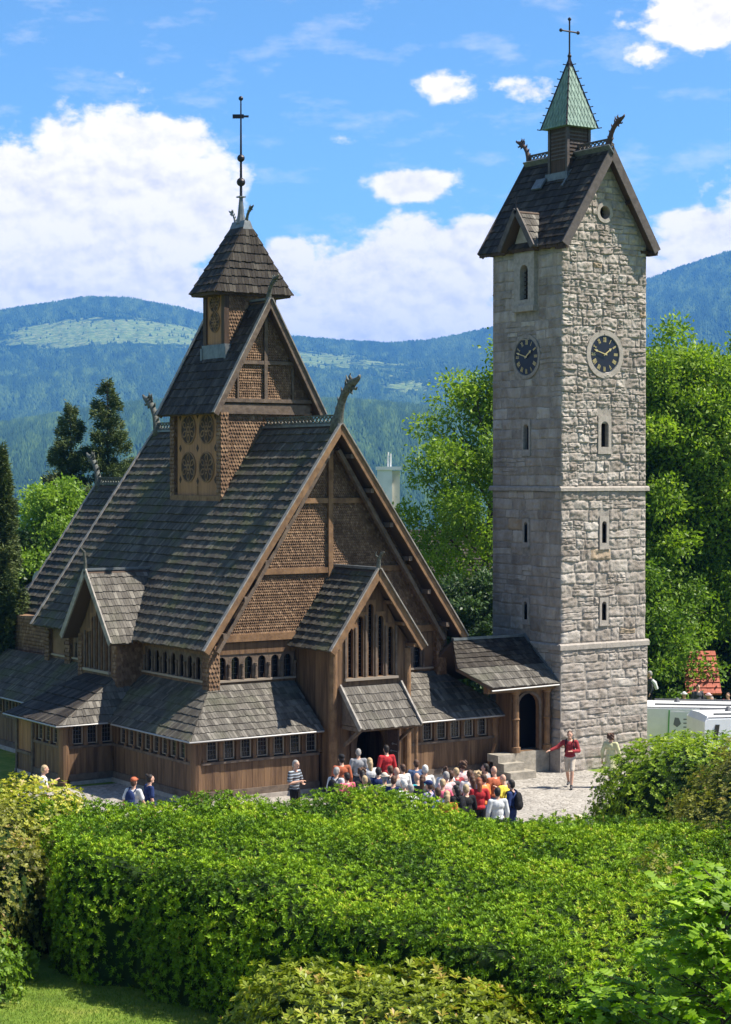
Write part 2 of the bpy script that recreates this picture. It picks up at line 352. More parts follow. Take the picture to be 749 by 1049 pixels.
class Fr:
    """a wall frame: u along the wall (left to right seen from outside), v up, n outwards"""
    def __init__(s, o, u, n): s.o = Vector(o); s.u = Vector(u); s.n = Vector(n)
    def p(s, u, v, n=0): return s.o+s.u*u+Vector((0, 0, v))+s.n*n
    def box(s, mb, u0, u1, v0, v1, n0, n1, r=None):
        return mb.hexa([s.p(u0, v0, n1), s.p(u1, v0, n1), s.p(u1, v0, n0), s.p(u0, v0, n0), s.p(u0, v1, n1), s.p(u1, v1, n1), s.p(u1, v1, n0), s.p(u0, v1, n0)], r)
    def poly(s, mb, pts, n0, n1, r=None):
        return mb.prism([s.p(u, v, n0) for u, v in pts], s.n*(n1-n0), r)
def arch_pts(u, v0, w, h, k=8):
    r = w/2; return [(u-r, v0)] + [(u-r*math.cos(math.pi*i/k), v0+h-r+r*math.sin(math.pi*i/k)) for i in range(k+1)] + [(u+r, v0)]
def arch_frame(mb, fr, u, v0, w, h, W, Vb, Vt, n0, n1):
    """a rectangular slab with an arched hole, W half overall width, Vb/Vt bottom/top"""
    a = arch_pts(u, v0, w, h); k = len(a)
    if Vb < v0-.001: fr.box(mb, u-W, u+W, Vb, v0, n0, n1)
    for i in range(k-1):
        (a0, b0), (a1, b1) = a[i], a[i+1]
        def outer(p, q):
            if q <= v0+1e-6: return (u-W if p < u else u+W, v0)
            if abs(p-u) < 1e-6: return (u, Vt)
            return ((u-W if p < u else u+W, q) if q < v0+h-w/2+1e-6 else (u+(p-u)/(w/2)*W, Vt))
        o0, o1 = outer(a0, b0), outer(a1, b1)
        pts = [(a0, b0), (a1, b1), o1, o0]
        if i == 1 or i == k-3:
            c = (u-W, Vt) if i == 1 else (u+W, Vt)
            pts = [(a0, b0), (a1, b1), o1, c, o0]
        fr.poly(mb, pts, n0, n1)
FRONT = lambda y: Fr((0, y, 0), (1, 0, 0), (0, -1, 0))
LEFT = lambda x: Fr((x, 0, 0), (0, -1, 0), (-1, 0, 0))      # note u = -y
def slope(mb, A, B, Cc, D, courses, wd=.13, t=.035, point=False, jit=.03, over=1.12, seed=None, lip=0.02):
    """shingle courses on the plane A(left eave) B(right eave) C(right top) D(left top)"""
    A, B, Cc, D = map(Vector, (A, B, Cc, D)); U = (B-A).normalized(); Nn = U.cross(((Cc+D)-(A+B))).normalized()
    Vv = Nn.cross(U).normalized()
    if Nn.z < 0 and not point: Nn = -Nn
    H = (D-A).dot(Vv); Ld = (D-A).dot(U); W = (B-A).length; Rd = (Cc-A).dot(U)
    uL = lambda v: Ld*v/H; uR = lambda v: W+(Rd-W)*v/H
    ch = H/courses
    for i in range(courses):
        v0 = i*ch; v1 = min(v0+ch*over, H); lo = min(uL(v0), uL(v1)); hi = max(uR(v0), uR(v1))
        u = lo-random.random()*wd if not point else lo-(wd if i % 2 else wd/2)
        wob = random.random()*.01
        while u < hi:
            ww = wd*(1 if point else random.uniform(.7, 1.3)); a, b = u+.004, u+ww-.004; u += ww
            j = random.uniform(-jit, jit)*(.15 if point else .6); vb = v0+j-(lip if i == 0 else 0)
            if not point: j += .014*math.sin(u*1.1+i*1.9)+.009*math.sin(u*3.1+i*.7)
            th = t*(random.uniform(.85, 1.15) if not point else random.uniform(.7, 1.3))+wob
            def cl(x, v):
                v = max(0, v); return min(max(x, uL(v)), uR(v))
            a0, b0, a1, b1 = cl(a, vb), cl(b, vb), cl(a, v1), cl(b, v1)
            if b0-a0 < .01 and b1-a1 < .01: continue
            P = lambda uu, vv, nn: A+U*uu+Vv*vv+Nn*nn
            if point:
                m = (a0+b0)/2; dv = min(wd*.55, ch*.5)
                vs = [P(a0, vb+dv, 0), P(m, vb, 0), P(b0, vb+dv, 0), P(b1, v1, 0), P(a1, v1, 0),
                      P(a0, vb+dv, th*.9), P(m, vb, th), P(b0, vb+dv, th*.9), P(b1, v1, .004), P(a1, v1, .004)]
                mb.add(vs, [(5, 6, 7, 8, 9), (0, 1, 6, 5), (1, 2, 7, 6), (2, 3, 8, 7), (4, 0, 5, 9)])
            else:
                mb.add([P(a0, vb, -.01), P(b0, vb, -.01), P(b1, v1, -.01), P(a1, v1, -.01), P(a0, vb, th), P(b0, vb, th*random.uniform(.8, 1.1)), P(b1, v1, .004), P(a1, v1, .004)],
                       [(4, 5, 6, 7), (0, 1, 5, 4), (1, 2, 6, 5), (3, 0, 4, 7)])
def deck(mb, A, B, Cc, D, th=.1):
    A, B, Cc, D = map(Vector, (A, B, Cc, D)); n = (B-A).cross(D-A).normalized()
    if n.z < 0: n = -n
    mb.prism([A-n*.014, B-n*.014, Cc-n*.014, D-n*.014], -n*th)
def roof(parent, name, quads, courses, m, wd=.13, t=.035, label=None, dk='roof_deck', th=.1):
    """one roof slope or several of one roof: shingles, and the boards under them as a sub-part"""
    for q, c in zip(quads, courses if hasattr(courses, '__len__') else [courses]*len(quads)):
        mb = MB(); db = MB(); slope(mb, *q, c, wd, t); deck(db, *q, th)
        o = mb.build(name, m, parent, label=label); db.build('roof_boards', dk, o)
    return o
def dragon(parent, base, lean, size, m='dragon_wood', name='dragon_head'):
    """a carved dragon head on a curved neck rising from base, leaning along the horizontal vector lean"""
    b = Vector(base); l = Vector(lean).normalized(); z = Vector((0, 0, 1)); s = size
    mb = MB()
    cur = [(-.10, -.22), (-.06, .0), (.02, .22), (.10, .42), (.22, .60), (.36, .73), (.50, .80)]
    pts = [b+l*(a*s)+z*(h*s) for a, h in cur]
    mb.tube(pts, [.17*s, .14*s, .105*s, .09*s, .088*s, .092*s, .08*s], 8)
    hd = pts[-1]
    # skull, upper jaw curling up, lower jaw hanging open, forelock, ears and beard
    mb.tube([hd-l*.10*s-z*.02*s, hd+l*.03*s+z*.04*s, hd+l*.15*s+z*.09*s, hd+l*.27*s+z*.13*s, hd+l*.35*s+z*.20*s, hd+l*.36*s+z*.13*s], [.07*s, .105*s, .08*s, .055*s, .035*s, .012*s], 8)
    mb.tube([hd-z*.05*s, hd+l*.10*s-z*.06*s, hd+l*.20*s-z*.09*s, hd+l*.25*s-z*.04*s], [.06*s, .045*s, .03*s, .01*s], 6)
    mb.tube([hd+l*.02*s+z*.10*s, hd-l*.06*s+z*.20*s, hd-l*.02*s+z*.28*s], [.045*s, .04*s, .01*s], 6)
    mb.tube([hd-l*.06*s+z*.05*s, hd-l*.17*s+z*.14*s, hd-l*.20*s+z*.24*s], [.045*s, .035*s, .01*s], 6)
    mb.tube([hd-l*.02*s-z*.05*s, hd+l*.0*s-z*.16*s, hd+l*.05*s-z*.2*s], [.05*s, .035*s, .01*s], 6)
    for i in range(1, 6):                                                                     # carved mane down the back
        d = (pts[i+1]-pts[i-1]).normalized(); nb = (z-d*z.dot(d)).normalized()
        if nb.dot(l) > 0: nb = -nb
        mb.tube([pts[i]+nb*.06*s, pts[i]+nb*.13*s+z*.02*s, pts[i]+nb*.17*s+z*.07*s], [.045*s, .032*s, .006*s], 5)
    return mb.build(name, m, parent, smooth=True)
def cresting(parent, a, b, h, m='dragon_wood'):
    a = Vector(a); b = Vector(b); mb = MB(); L = (b-a).length; d = (b-a)/L; z = Vector((0, 0, 1))
    mb.beam(a+z*.03, b+z*.03, .12, .08); mb.beam(a+z*h, b+z*h, .07, .05)
    n = max(2, int(L/(h*.8)))
    for i in range(n):
        p = a+d*(L*i/n); q = a+d*(L*(i+1)/n)
        mb.beam(p+z*.06, q+z*(h-.02), .035, .035, (0, 0, 1)); mb.beam(p+z*(h-.02), q+z*.06, .03, .035)
    return mb.build('ridge_cresting', m, parent)

# ------------------------------------------------------------------ ground, plaza, hills
def sm(a, b, x):
    t = np.clip((x-a)/(b-a), 0, 1); return t*t*(3-2*t)
def vnoise(x, y, seed=0):
    """value noise for numpy arrays"""
    xi = np.floor(x).astype(np.int64); yi = np.floor(y).astype(np.int64); xf = x-xi; yf = y-yi
    def h(a, b):
        n = (a*374761393+b*668265263+seed*982451653) & 0x7fffffff
        n = ((n ^ (n >> 13))*1274126177) & 0x7fffffff
        return ((n ^ (n >> 16)) & 0xffff)/65535.
    u = xf*xf*(3-2*xf); v = yf*yf*(3-2*yf)
    return (h(xi, yi)*(1-u)+h(xi+1, yi)*u)*(1-v)+(h(xi, yi+1)*(1-u)+h(xi+1, yi+1)*u)*v
def fbm(x, y, o=5, seed=0, g=.5):
    s = 0; a = 1; n = 0
    for i in range(o): s = s+a*vnoise(x*2**i, y*2**i, seed+i); n += a; a *= g
    return s/n
def near_h(X, Z):
    """ground height near the church; X lateral, Z distance in front of the camera"""
    h = 7.4*sm(30, 0, Z)**1.0
    h = np.where(Z > 30, 0, h)
    h = h-1.05*sm(64, 69, Z)*sm(7, 11, X)-.9*sm(72, 82, Z)*sm(7, 11, X)
    h = h-.20*np.maximum(Z-84, 0)*sm(84, 100, Z)
    return np.maximum(h, -70)
def WXZ(X, Z): return CAM.x+RT.x*X+FW.x*Z, CAM.y+RT.y*X+FW.y*Z
def WP(X, Z, z=None):
    x, y = WXZ(X, Z); return Vector((x, y, float(near_h(np.array(float(X)), np.array(float(Z)))) if z is None else z))
crest1 = ([-40, -16, -10.5, -9, -7, -5, -3, 0, 2, 4, 6, 9, 12, 20, 40], [-.2, .6, 1.35, 1.6, 1.9, 2.05, 2.05, 1.9, 1.75, 1.7, 1.8, 2.0, 2.0, 1.0, 0])
pxp = np.array([-260, -100, -40, 0, 40, 90, 130, 180, 215, 300, 350, 400, 440, 470, 500, 560, 620, 661, 700, 749, 830, 900, 1050])
pyp = np.array([395, 345, 330, 322, 316, 308, 308, 316, 325, 345, 349, 352, 349, 344, 337, 325, 303, 290, 277, 262, 243, 250, 330])
c2a = np.degrees(np.arctan((pxp-374.5)/1992)); c2e = np.degrees(np.arctan((484-pyp)/1992))
def far_h(az, r):
    e1 = np.interp(az, *crest1); e2 = np.interp(az, c2a, c2e, left=2.0, right=3.0)
    R1 = 3200; R2 = 6400
    x = r*np.sin(np.radians(az)); y = r*np.cos(np.radians(az))
    z1 = 9.7+np.tan(np.radians(e1))*R1; z2 = 9.7+np.tan(np.radians(e2))*R2
    base = -70-90*sm(300, 900, r)
    h = base+(z1-base)*sm(900, R1, r)
    dip = z1-60
    h = np.where(r > R1, z1-60*sm(R1, 3800, r), h)
    t = np.clip((r-3800)/(R2-3800), 0, 1)
    up = dip+(z2-dip)*np.power(t, 1.06)
    h = np.where(r > 3800, up, h)
    h = np.where(r > R2, z2-(r-R2)*.06, h)
    n = (fbm(x/900, y/900, 5, 3)-.5); n2 = fbm(x/260, y/260, 4, 9)-.5
    amp = sm(700, 1500, r)*(1-sm(R1-300, R1, r)*(1-sm(R1+100, R1+500, r)))*(1-.9*sm(R2-900, R2, r))
    h = h+n*90*amp*np.clip(r/5000, .25, 1)+n2*14*amp*np.clip(r/5000, .3, 1)
    h = h+(fbm(az*9, r/400, 3, 5)-.5)*np.where(r > R1-400, 5, 0)*sm(R1-400, R1, r)
    return h
def sheet(name, rs, azs, hf, m, clearing=None):
    Rg, Ag = np.meshgrid(rs, azs, indexing='ij'); h = hf(Ag, Rg)
    X = Rg*np.sin(np.radians(Ag)); Z = Rg*np.cos(np.radians(Ag)); wx, wy = WXZ(X, Z)
    V = np.stack([wx, wy, h], -1).reshape(-1, 3); nr, na = Rg.shape
    i = np.arange(nr-1)[:, None]*na; j = np.arange(na-1)[None, :]
    F = np.stack([i+j, i+j+1, i+na+j+1, i+na+j], -1).reshape(-1, 4)
    me = npmesh(name, V, F, m, smooth=True)
    if clearing is not None:
        a = me.attributes.new('clearing', 'FLOAT', 'POINT'); a.data.foreach_set('value', clearing(Ag, Rg, h).astype(np.float32).ravel())
    return tag(link(name, me), kind='structure')
def npmesh(name, V, F, m, rnd=None, smooth=False):
    me = bpy.data.meshes.new(name); k = F.shape[1]
    me.vertices.add(len(V)); me.vertices.foreach_set('co', V.astype(np.float32).ravel())
    me.loops.add(F.size); me.loops.foreach_set('vertex_index', F.astype(np.int32).ravel())
    me.polygons.add(len(F)); me.polygons.foreach_set('loop_start', np.arange(0, F.size, k, dtype=np.int32))
    try: me.polygons.foreach_set('loop_total', np.full(len(F), k, dtype=np.int32))
    except Exception: pass
    me.update(calc_edges=True)
    if m: me.materials.append(M[m])
    if rnd is not None:
        a = me.attributes.new('rnd', 'FLOAT', 'FACE'); a.data.foreach_set('value', rnd.astype(np.float32))
    if smooth: me.polygons.foreach_set('use_smooth', np.ones(len(F), dtype=bool))
    return me
azs = np.concatenate([np.arange(-180, -30, 5), np.arange(-30, -13, .5), np.arange(-13, 13, .07), np.arange(13, 30, .5), np.arange(30, 181, 5)])
azc = np.concatenate([np.arange(-180, -30, 5), np.arange(-30, 30, 1), np.arange(30, 181, 5)])
def join_h(a, r):
    X = r*np.sin(np.radians(a)); Z = r*np.cos(np.radians(a)); n = near_h(X, Z)
    return n*(1-sm(420, 600, r))+far_h(a, r)*sm(420, 600, r)
rn = np.concatenate([[.1], np.arange(2, 110, 1.5), np.geomspace(111, 600, 30)])
g = sheet('ground', rn, azc, lambda a, r: np.where(np.abs(a) > 75, np.maximum(near_h(r*np.sin(np.radians(a)), r*np.cos(np.radians(a))), -5), join_h(a, r)), 'lawn')
g['label'] = 'grassy ground the church stands on'
def clearing(a, r, h):
    e = np.degrees(np.arctan2(h-9.7, r)); e2 = np.interp(a, c2a, c2e, left=2., right=3.)
    rel = e/np.maximum(e2, .5)
    m1 = np.exp(-((a+8.6)/3.2)**2)*np.exp(-((rel-.80)/.115)**2)*.62
    m2 = np.exp(-((a+3.0)/5.0)**2)*np.exp(-((rel-.84)/.08)**2)*.75
    m4 = np.exp(-((a-1.2)/1.6)**2)*np.exp(-((rel-.66)/.12)**2)*.55
    m3 = .30*(r < 3700)
    return np.where(r > 3700, np.clip(m1+m2+m4, 0, 1), m3)
sheet('hills', np.concatenate([np.geomspace(600, 3150, 110), np.linspace(3180, 3800, 20), np.linspace(3830, 6450, 190), np.geomspace(6550, 11000, 12)]), azs,
      lambda a, r: np.where(np.abs(a) > 75, 0, 1)*0+join_h(a, r), 'hills', clearing)
# cobbled plaza in front of the church and round the tower
mb = MB()
pz = [(-22, -3.5), (-22, 3.5), (-13.1, 3.5), (-13.1, .9), (6, .9), (6, 6), (22, 6), (22, -16), (-9, -16), (-14, -11)]
nx, ny = 44, 20
for i in range(nx):
    for j in range(ny):
        x0, x1 = -24+i, -23+i; y0, y1 = -14+j, -13+j
        X0 = (x0+.5-CAM.x)*RT.x+(y0+.5-CAM.y)*RT.y; Z0 = (x0+.5-CAM.x)*FW.x+(y0+.5-CAM.y)*FW.y
        if Z0 < 44.5 or (Z0 > 63 and X0 > 6.5): continue
        mb.add([(x0, y0, .006), (x1, y0, .006), (x1, y1, .006), (x0, y1, .006)], [(0, 1, 2, 3)])
tag(mb.build('plaza', 'cobble'), kind='structure')

# ------------------------------------------------------------------ foliage helpers
def leaves(P, Nrm, size, aspect, spread, name, m, parent=None, fold=.25, up=0.0, bias=None):
    """one folded leaf blade at each point; Nrm is the direction the leaf points along, spread its scatter"""
    n = len(P); d = Nrm+rng.normal(0, spread, (n, 3)); d[:, 2] += up
    d /= np.linalg.norm(d, axis=1, keepdims=True)+1e-9
    s = np.cross(d, rng.normal(0, 1, (n, 3))); s /= np.linalg.norm(s, axis=1, keepdims=True)+1e-9
    nn = np.cross(s, d)
    L = (size*rng.uniform(.7, 1.25, n))[:, None]; W = L*aspect
    a = P; b = P+d*L*.45+s*W*.5+nn*L*fold*.3; c = P+d*L; e = P+d*L*.45-s*W*.5+nn*L*fold*.3
    V = np.stack([a, b, c, e], 1).reshape(-1, 3); F = np.arange(4*n).reshape(n, 4)
    v = rng.beta(2.2, 2.2, n)*.9 if bias is None else np.clip(bias+rng.normal(0, .14, n), 0, .95)
    v = np.where(rng.random(n) < .02, 1.0, v)
    me = npmesh(name, V-np.array(worldloc(parent) if parent else (0, 0, 0)), F, m, v)
    return link(name, me, parent)
def rosettes(P, Nrm, size, aspect, k, name, m, parent, tilt=.55, bias=None, fold=.35):
    """whorls of k leaves round each twig tip, as a rhododendron carries them"""
    n = len(P); ax = Nrm+rng.normal(0, .28, (n, 3)); ax[:, 2] += .35*np.clip(Nrm[:, 2]*2, -.3, 1); ax /= np.linalg.norm(ax, axis=1, keepdims=True)
    t = np.cross(ax, np.array([.31, .57, .76])+rng.normal(0, .2, (n, 3))); t /= np.linalg.norm(t, axis=1, keepdims=True); b = np.cross(ax, t)
    out = []; vals = []
    base = rng.beta(2.5, 2.5, n)*.9 if bias is None else bias
    for i in range(k):
        an = 2*math.pi*i/k+rng.uniform(-.3, .3, n); tl = tilt*rng.uniform(.55, 1.35, n)
        rad = t*np.cos(an)[:, None]+b*np.sin(an)[:, None]
        d = rad*np.cos(tl)[:, None]+ax*np.sin(tl)[:, None]; side = np.cross(d, ax); side /= np.linalg.norm(side, axis=1, keepdims=True)+1e-9
        up = np.cross(side, d); L = (size*rng.uniform(.75, 1.2, n))[:, None]; W = L*aspect
        out.append(np.stack([P, P+d*L*.55+side*W*.5+up*L*.04, P+d*L-ax*L*.12, P+d*L*.55-side*W*.5+up*L*.04], 1))
        vals.append(np.clip(base+rng.normal(0, .09, n), 0, .96))
    V = np.concatenate(out).reshape(-1, 3); v = np.concatenate(vals)
    v = np.where(rng.random(len(v)) < .008, 1., v)
    me = npmesh(name, V-np.array(worldloc(parent)), np.arange(len(V)).reshape(-1, 4), m, v); return link(name, me, parent)
def poly_dist(px, py, poly):
    """signed distance inside a polygon (positive inside)"""
    d = np.full(px.shape, 1e9); ins = np.zeros(px.shape, bool); n = len(poly)
    for i in range(n):
        x0, y0 = poly[i]; x1, y1 = poly[(i+1) % n]; ex, ey = x1-x0, y1-y0
        t = np.clip(((px-x0)*ex+(py-y0)*ey)/(ex*ex+ey*ey), 0, 1)
        d = np.minimum(d, np.hypot(px-x0-ex*t, py-y0-ey*t))
        cr = ((y0 > py) != (y1 > py)) & (px < (x1-x0)*(py-y0)/(y1-y0+1e-12)+x0); ins ^= cr
    return np.where(ins, d, -d)
def bush(label, cat, poly, H, m, leaf=.12, k=7, dens=42, asp=.36, edge=1.1, lump=.28, lumps=1.6, name='bush', seed=1, group=None, layers=(0, .16, .34), leafname='foliage', hfun=None, tilt=.55, wild=0, low=.0, core_in=.42, grid=90):
    """a bush over a footprint polygon in (X, Z); height field rounded down at the edge"""
    poly = [tuple(p) for p in poly]; P = np.array(poly); c = P.mean(0)
    root = thing(name, label, cat, WP(c[0], c[1]), group=group)
    lo, hi = P.min(0), P.max(0)
    def top(X, Z, d):
        e = np.clip(d/edge, 0, 1); hh = H if hfun is None else hfun(X, Z)
        g = near_h(X, Z)
        l = (fbm(X/lumps+seed*3.1, Z/lumps+seed, 3, seed)-.5)*2
        return g+(hh+l*lump*1.3)*np.sqrt(1-(1-e)**2.4)
    def pd(X, Z): return poly_dist(X+(vnoise(X*1.1+9, Z*1.1, seed)-.5)*.9, Z+(vnoise(X*1.1, Z*1.1+5, seed+1)-.5)*.9, poly)
    area = (hi-lo).prod(); n = int(area*dens*9)
    X = rng.uniform(lo[0]-.4, hi[0]+.4, n); Z = rng.uniform(lo[1]-.4, hi[1]+.4, n)
    d = pd(X, Z); k1 = d > .02; X, Z, d = X[k1], Z[k1], d[k1]; z = top(X, Z, d); e = .06
    zx = top(X+e, Z, pd(X+e, Z)); zz = top(X, Z+e, pd(X, Z+e)); gx = np.clip((zx-z)/e, -12, 12); gz = np.clip((zz-z)/e, -12, 12)
    st = np.sqrt(1+gx**2+gz**2); keep = rng.random(len(X)) < st/9.; X, Z, z, gx, gz, st = [q[keep] for q in (X, Z, z, gx, gz, st)]
    nx, nz, ny = -gx/st, -gz/st, 1/st
    wn = np.stack([RT.x*nx+FW.x*nz, RT.y*nx+FW.y*nz, ny], 1); wx, wy = WXZ(X, Z); Pw = np.stack([wx, wy, z], 1)
    g = near_h(X, Z); fz = z-g
    # steep sides: drop the point along the side so the flank is filled down to the ground
    Pts = []; Ns = []; Bs = []
    cl = fbm(X/.9, Z/.9+z, 3, seed+5)
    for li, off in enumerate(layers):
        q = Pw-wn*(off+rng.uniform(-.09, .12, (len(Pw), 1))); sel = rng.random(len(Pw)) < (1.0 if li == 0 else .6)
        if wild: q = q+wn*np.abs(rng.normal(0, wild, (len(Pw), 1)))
        Pts.append(q[sel]); Ns.append(wn[sel]); Bs.append(np.clip(.46-.14*li+(cl[sel]-.5)*1.5+rng.normal(0, .16, sel.sum()), 0, .93))  # deeper layers get darker leaf colour, painting shade into the gaps
    sk = d[keep] < .3
    for rep in range(2):
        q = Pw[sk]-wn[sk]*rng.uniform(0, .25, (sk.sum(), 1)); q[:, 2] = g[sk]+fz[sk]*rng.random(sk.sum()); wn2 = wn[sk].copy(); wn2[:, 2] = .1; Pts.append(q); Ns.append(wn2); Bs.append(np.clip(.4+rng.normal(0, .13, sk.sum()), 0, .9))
    Pts = np.concatenate(Pts); Ns = np.concatenate(Ns); Bs = np.concatenate(Bs); ok = Pts[:, 2] > low; Pts, Ns, Bs = Pts[ok], Ns[ok], Bs[ok]
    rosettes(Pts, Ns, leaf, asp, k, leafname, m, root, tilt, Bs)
    # opaque dark core added inside the leaves to block light and blacken gaps
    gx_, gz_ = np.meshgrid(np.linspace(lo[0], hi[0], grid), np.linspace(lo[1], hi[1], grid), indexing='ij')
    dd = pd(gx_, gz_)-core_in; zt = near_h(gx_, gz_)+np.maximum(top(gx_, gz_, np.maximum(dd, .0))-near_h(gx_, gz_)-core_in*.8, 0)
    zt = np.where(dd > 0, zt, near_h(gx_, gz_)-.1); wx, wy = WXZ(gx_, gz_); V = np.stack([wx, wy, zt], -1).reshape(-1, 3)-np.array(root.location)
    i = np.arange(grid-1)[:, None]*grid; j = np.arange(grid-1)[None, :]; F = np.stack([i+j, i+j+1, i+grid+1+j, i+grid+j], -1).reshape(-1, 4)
    link('shade_core', npmesh('shade_core', V, F, 'core_dark', smooth=True), root)
    return root
# ------------------------------------------------------------------ bell tower
def stone_face(parent, fr, U0, U1, z0, z1, cuts, seed, row=(.20, .34), bl=(.22, .72), rough=1.0, halfw=None, name='masonry', proud=0.0):
    """rock-faced blocks laid in uneven courses; cuts are (u0,u1,z0,z1) kept free; halfw(z) narrows a gable"""
    rg = np.random.default_rng(seed); V = []; F = []; Rn = []; z = z0; nv = 0
    def wob(u, k): return (float(vnoise(np.array(u*1.7), np.array(k*7.3), seed))-.5)*.11
    k = 0; uc = (U0+U1)/2
    while z < z1-.05:
        h = rg.uniform(*row); 
        if z+h > z1-.12: h = z1-z
        a, b = U0, U1
        if halfw: hw = halfw(z+h*.55); a, b = uc-hw, uc+hw
        if b-a < .15: break
        segs = [(a, b)]
        for (c0, c1, d0, d1) in cuts:
            if d1 <= z+.06 or d0 >= z+h-.06: continue
            ns = []
            for s0, s1 in segs:
                if c1 <= s0 or c0 >= s1: ns.append((s0, s1)); continue
                if c0 > s0+.08: ns.append((s0, c0))
                if c1 < s1-.08: ns.append((c1, s1))
            segs = ns
        for s0, s1 in segs:
            u = s0
            while u < s1-.02:
                wd = rg.uniform(*bl)*(1.15 if rough < .8 else 1)
                if u+wd > s1-.2: wd = s1-u
                u2 = u+wd; parts = [(0, 1)]
                if h > .27 and wd > .25 and rg.random() < .22*rough: m = rg.uniform(.4, .6); parts = [(0, m), (m, 1)]
                cuts_u = [(u, u2)]
                if h <= .27 and wd > .7 and rg.random() < .4: m = u+wd*rg.uniform(.4, .6); cuts_u = [(u, m), (m, u2)]
                for (ua, ub) in cuts_u:
                  for (p0, p1) in parts:
                    nu, nw = 15, 11
                    S, T = np.meshgrid(np.linspace(0, 1, nu), np.linspace(0, 1, nw), indexing='ij')
                    g = rg.uniform(.004, .014); sl = rg.uniform(-.03, .03)*rough*(0 if (ua == s0 or ub == s1) else 1)
                    uu = ua+g+(ub-ua-2*g)*S+sl*(T-.5)
                    wa = np.array([wob(x, k) if z > z0+.01 else 0 for x in uu[:, 0]])[:, None]*rough; wb = np.array([wob(x, k+1) if z+h < z1-.01 else 0 for x in uu[:, 0]])[:, None]*rough
                    zz = z+wa*(1-(p0+(p1-p0)*T))+wb*(p0+(p1-p0)*T)+h*(p0+(p1-p0)*T); zz = zz+np.where(T < .01, g, 0)-np.where(T > .99, g, 0)
                    prof = np.power(np.clip(1-np.abs(2*S-1)**9, 0, 1)*np.clip(1-np.abs(2*T-1)**7, 0, 1), .35)
                    o1, o2 = rg.uniform(0, 99, 2); fr_ = 10
                    rough_n = (fbm(uu*fr_+o1, zz*fr_*1.2+o2, 4, int(rg.integers(99)), .6)-.5)
                    tilt = rg.uniform(-.03, .03)*(S-.5)+rg.uniform(-.035, .02)*(T-.5)
                    nn = proud+prof*(rg.uniform(.012, .024)+.024*rough*rg.random()+rough_n*.135*max(rough, .75)+tilt*rough)
                    nn = np.where((S < .01) | (S > .99) | (T < .01) | (T > .99), proud-.004, np.maximum(nn, proud+.003))
                    # corner stones close the edge of the tower
                    pts = np.array(fr.o)[None, None]+uu[..., None]*np.array(fr.u)+zz[..., None]*np.array([0, 0, 1])+nn[..., None]*np.array(fr.n)
                    V.append(pts.reshape(-1, 3)); i = np.arange(nu-1)[:, None]*nw; j = np.arange(nw-1)[None, :]
                    F.append((np.stack([i+j, i+j+1, i+j+nw+1, i+j+nw], -1)).reshape(-1, 4)+nv); nv += nu*nw
                    Rn.append(np.full((nu-1)*(nw-1), np.clip(rg.beta(2.4, 2.4), 0, .96) if rg.random() > .012 else 1.0))
                u = u2
        z += h; k += 1
    V = np.concatenate(V)-np.array(worldloc(parent))
    me = npmesh(name, V, np.concatenate(F), 'stone_block', np.concatenate(Rn), smooth=True)
    return link(name, me, parent)
def wall_cells(mb, fr, U0, U1, z0, z1, holes, n0, n1, depth=.4):
    us = sorted({U0, U1, *[h[0] for h in holes], *[h[1] for h in holes]}); zs = sorted({z0, z1, *[h[2] for h in holes], *[h[3] for h in holes]})
    for i in range(len(us)-1):
        for j in range(len(zs)-1):
            cu, cz = (us[i]+us[i+1])/2, (zs[j]+zs[j+1])/2
            if any(h[0] < cu < h[1] and h[2] < cz < h[3] for h in holes): continue
            fr.box(mb, us[i], us[i+1], zs[j], zs[j+1], n0, n1)

tw = thing('bell_tower', 'tall grey granite bell tower with two clocks and a steep shingled roof', 'bell tower', (1.815, 1.815, 0))
TS = 3.63
fF = FRONT(0.0); fL = LEFT(0.0)
F_open = [(1.66, 1.96, 10.55, 11.35), (1.70, 1.90, 7.40, 8.12), (1.70, 1.90, 4.85, 5.48), (1.57, 2.01, 18.04, 18.48)]
L_open = [(-2.01, -1.57, 15.43, 16.62), (-1.93, -1.65, 10.5, 11.3), (-1.90, -1.70, 7.42, 8.08), (-1.90, -1.70, 4.85, 5.45)]
mb = MB()
wall_cells(mb, fF, 0, TS, 0, 17.1, F_open[:3], -.45, 0)
wall_cells(mb, fL, -TS, -.45, 0, 17.1, L_open, -.45, 0)
mb.box(TS-.45, TS, .45, TS, 0, 17.1); mb.box(.45, TS-.45, TS-.45, TS, 0, 17.1)
# gables, front and back
for y in (0, TS-.45):
    fr = FRONT(y)
    if y == 0:
        r = .22; cz, cu = 18.26, 1.79
        K = [(cu-r*math.cos(math.pi*i/8), cz+r*math.sin(math.pi*i/8)) for i in range(9)]; K2 = [(cu-r*math.cos(math.pi*i/8), cz-r*math.sin(math.pi*i/8)) for i in range(9)]
        hw = lambda z: max(0, (20.16-z)/1.574)
        fr.poly(mb, [(cu-hw(cz), cz)]+K+[(cu+hw(cz), cz), (1.815, 20.16)], -.45, 0)
        fr.poly(mb, [(0, 17.1), (TS, 17.1), (TS, 17.30), (1.815+hw(cz), cz)]+K2[::-1]+[(1.815-hw(cz), cz), (0, 17.30)], -.45, 0)
    else: fr.poly(mb, [(0, 17.1), (TS, 17.1), (TS, 17.30), (1.815, 20.16), (0, 17.30)], -.45, 0)
mb.build('wall', 'mortar', tw)
ck = [(.93, 2.69, 12.75, 14.52)]
cutsF = [(1.52, 2.10, 10.36, 11.64), (1.59, 2.01, 7.22, 8.34), (1.60, 2.0, 4.7, 5.66), (1.47, 2.11, 17.96, 18.56), (1.12, 2.50, 13.0, 14.22)]
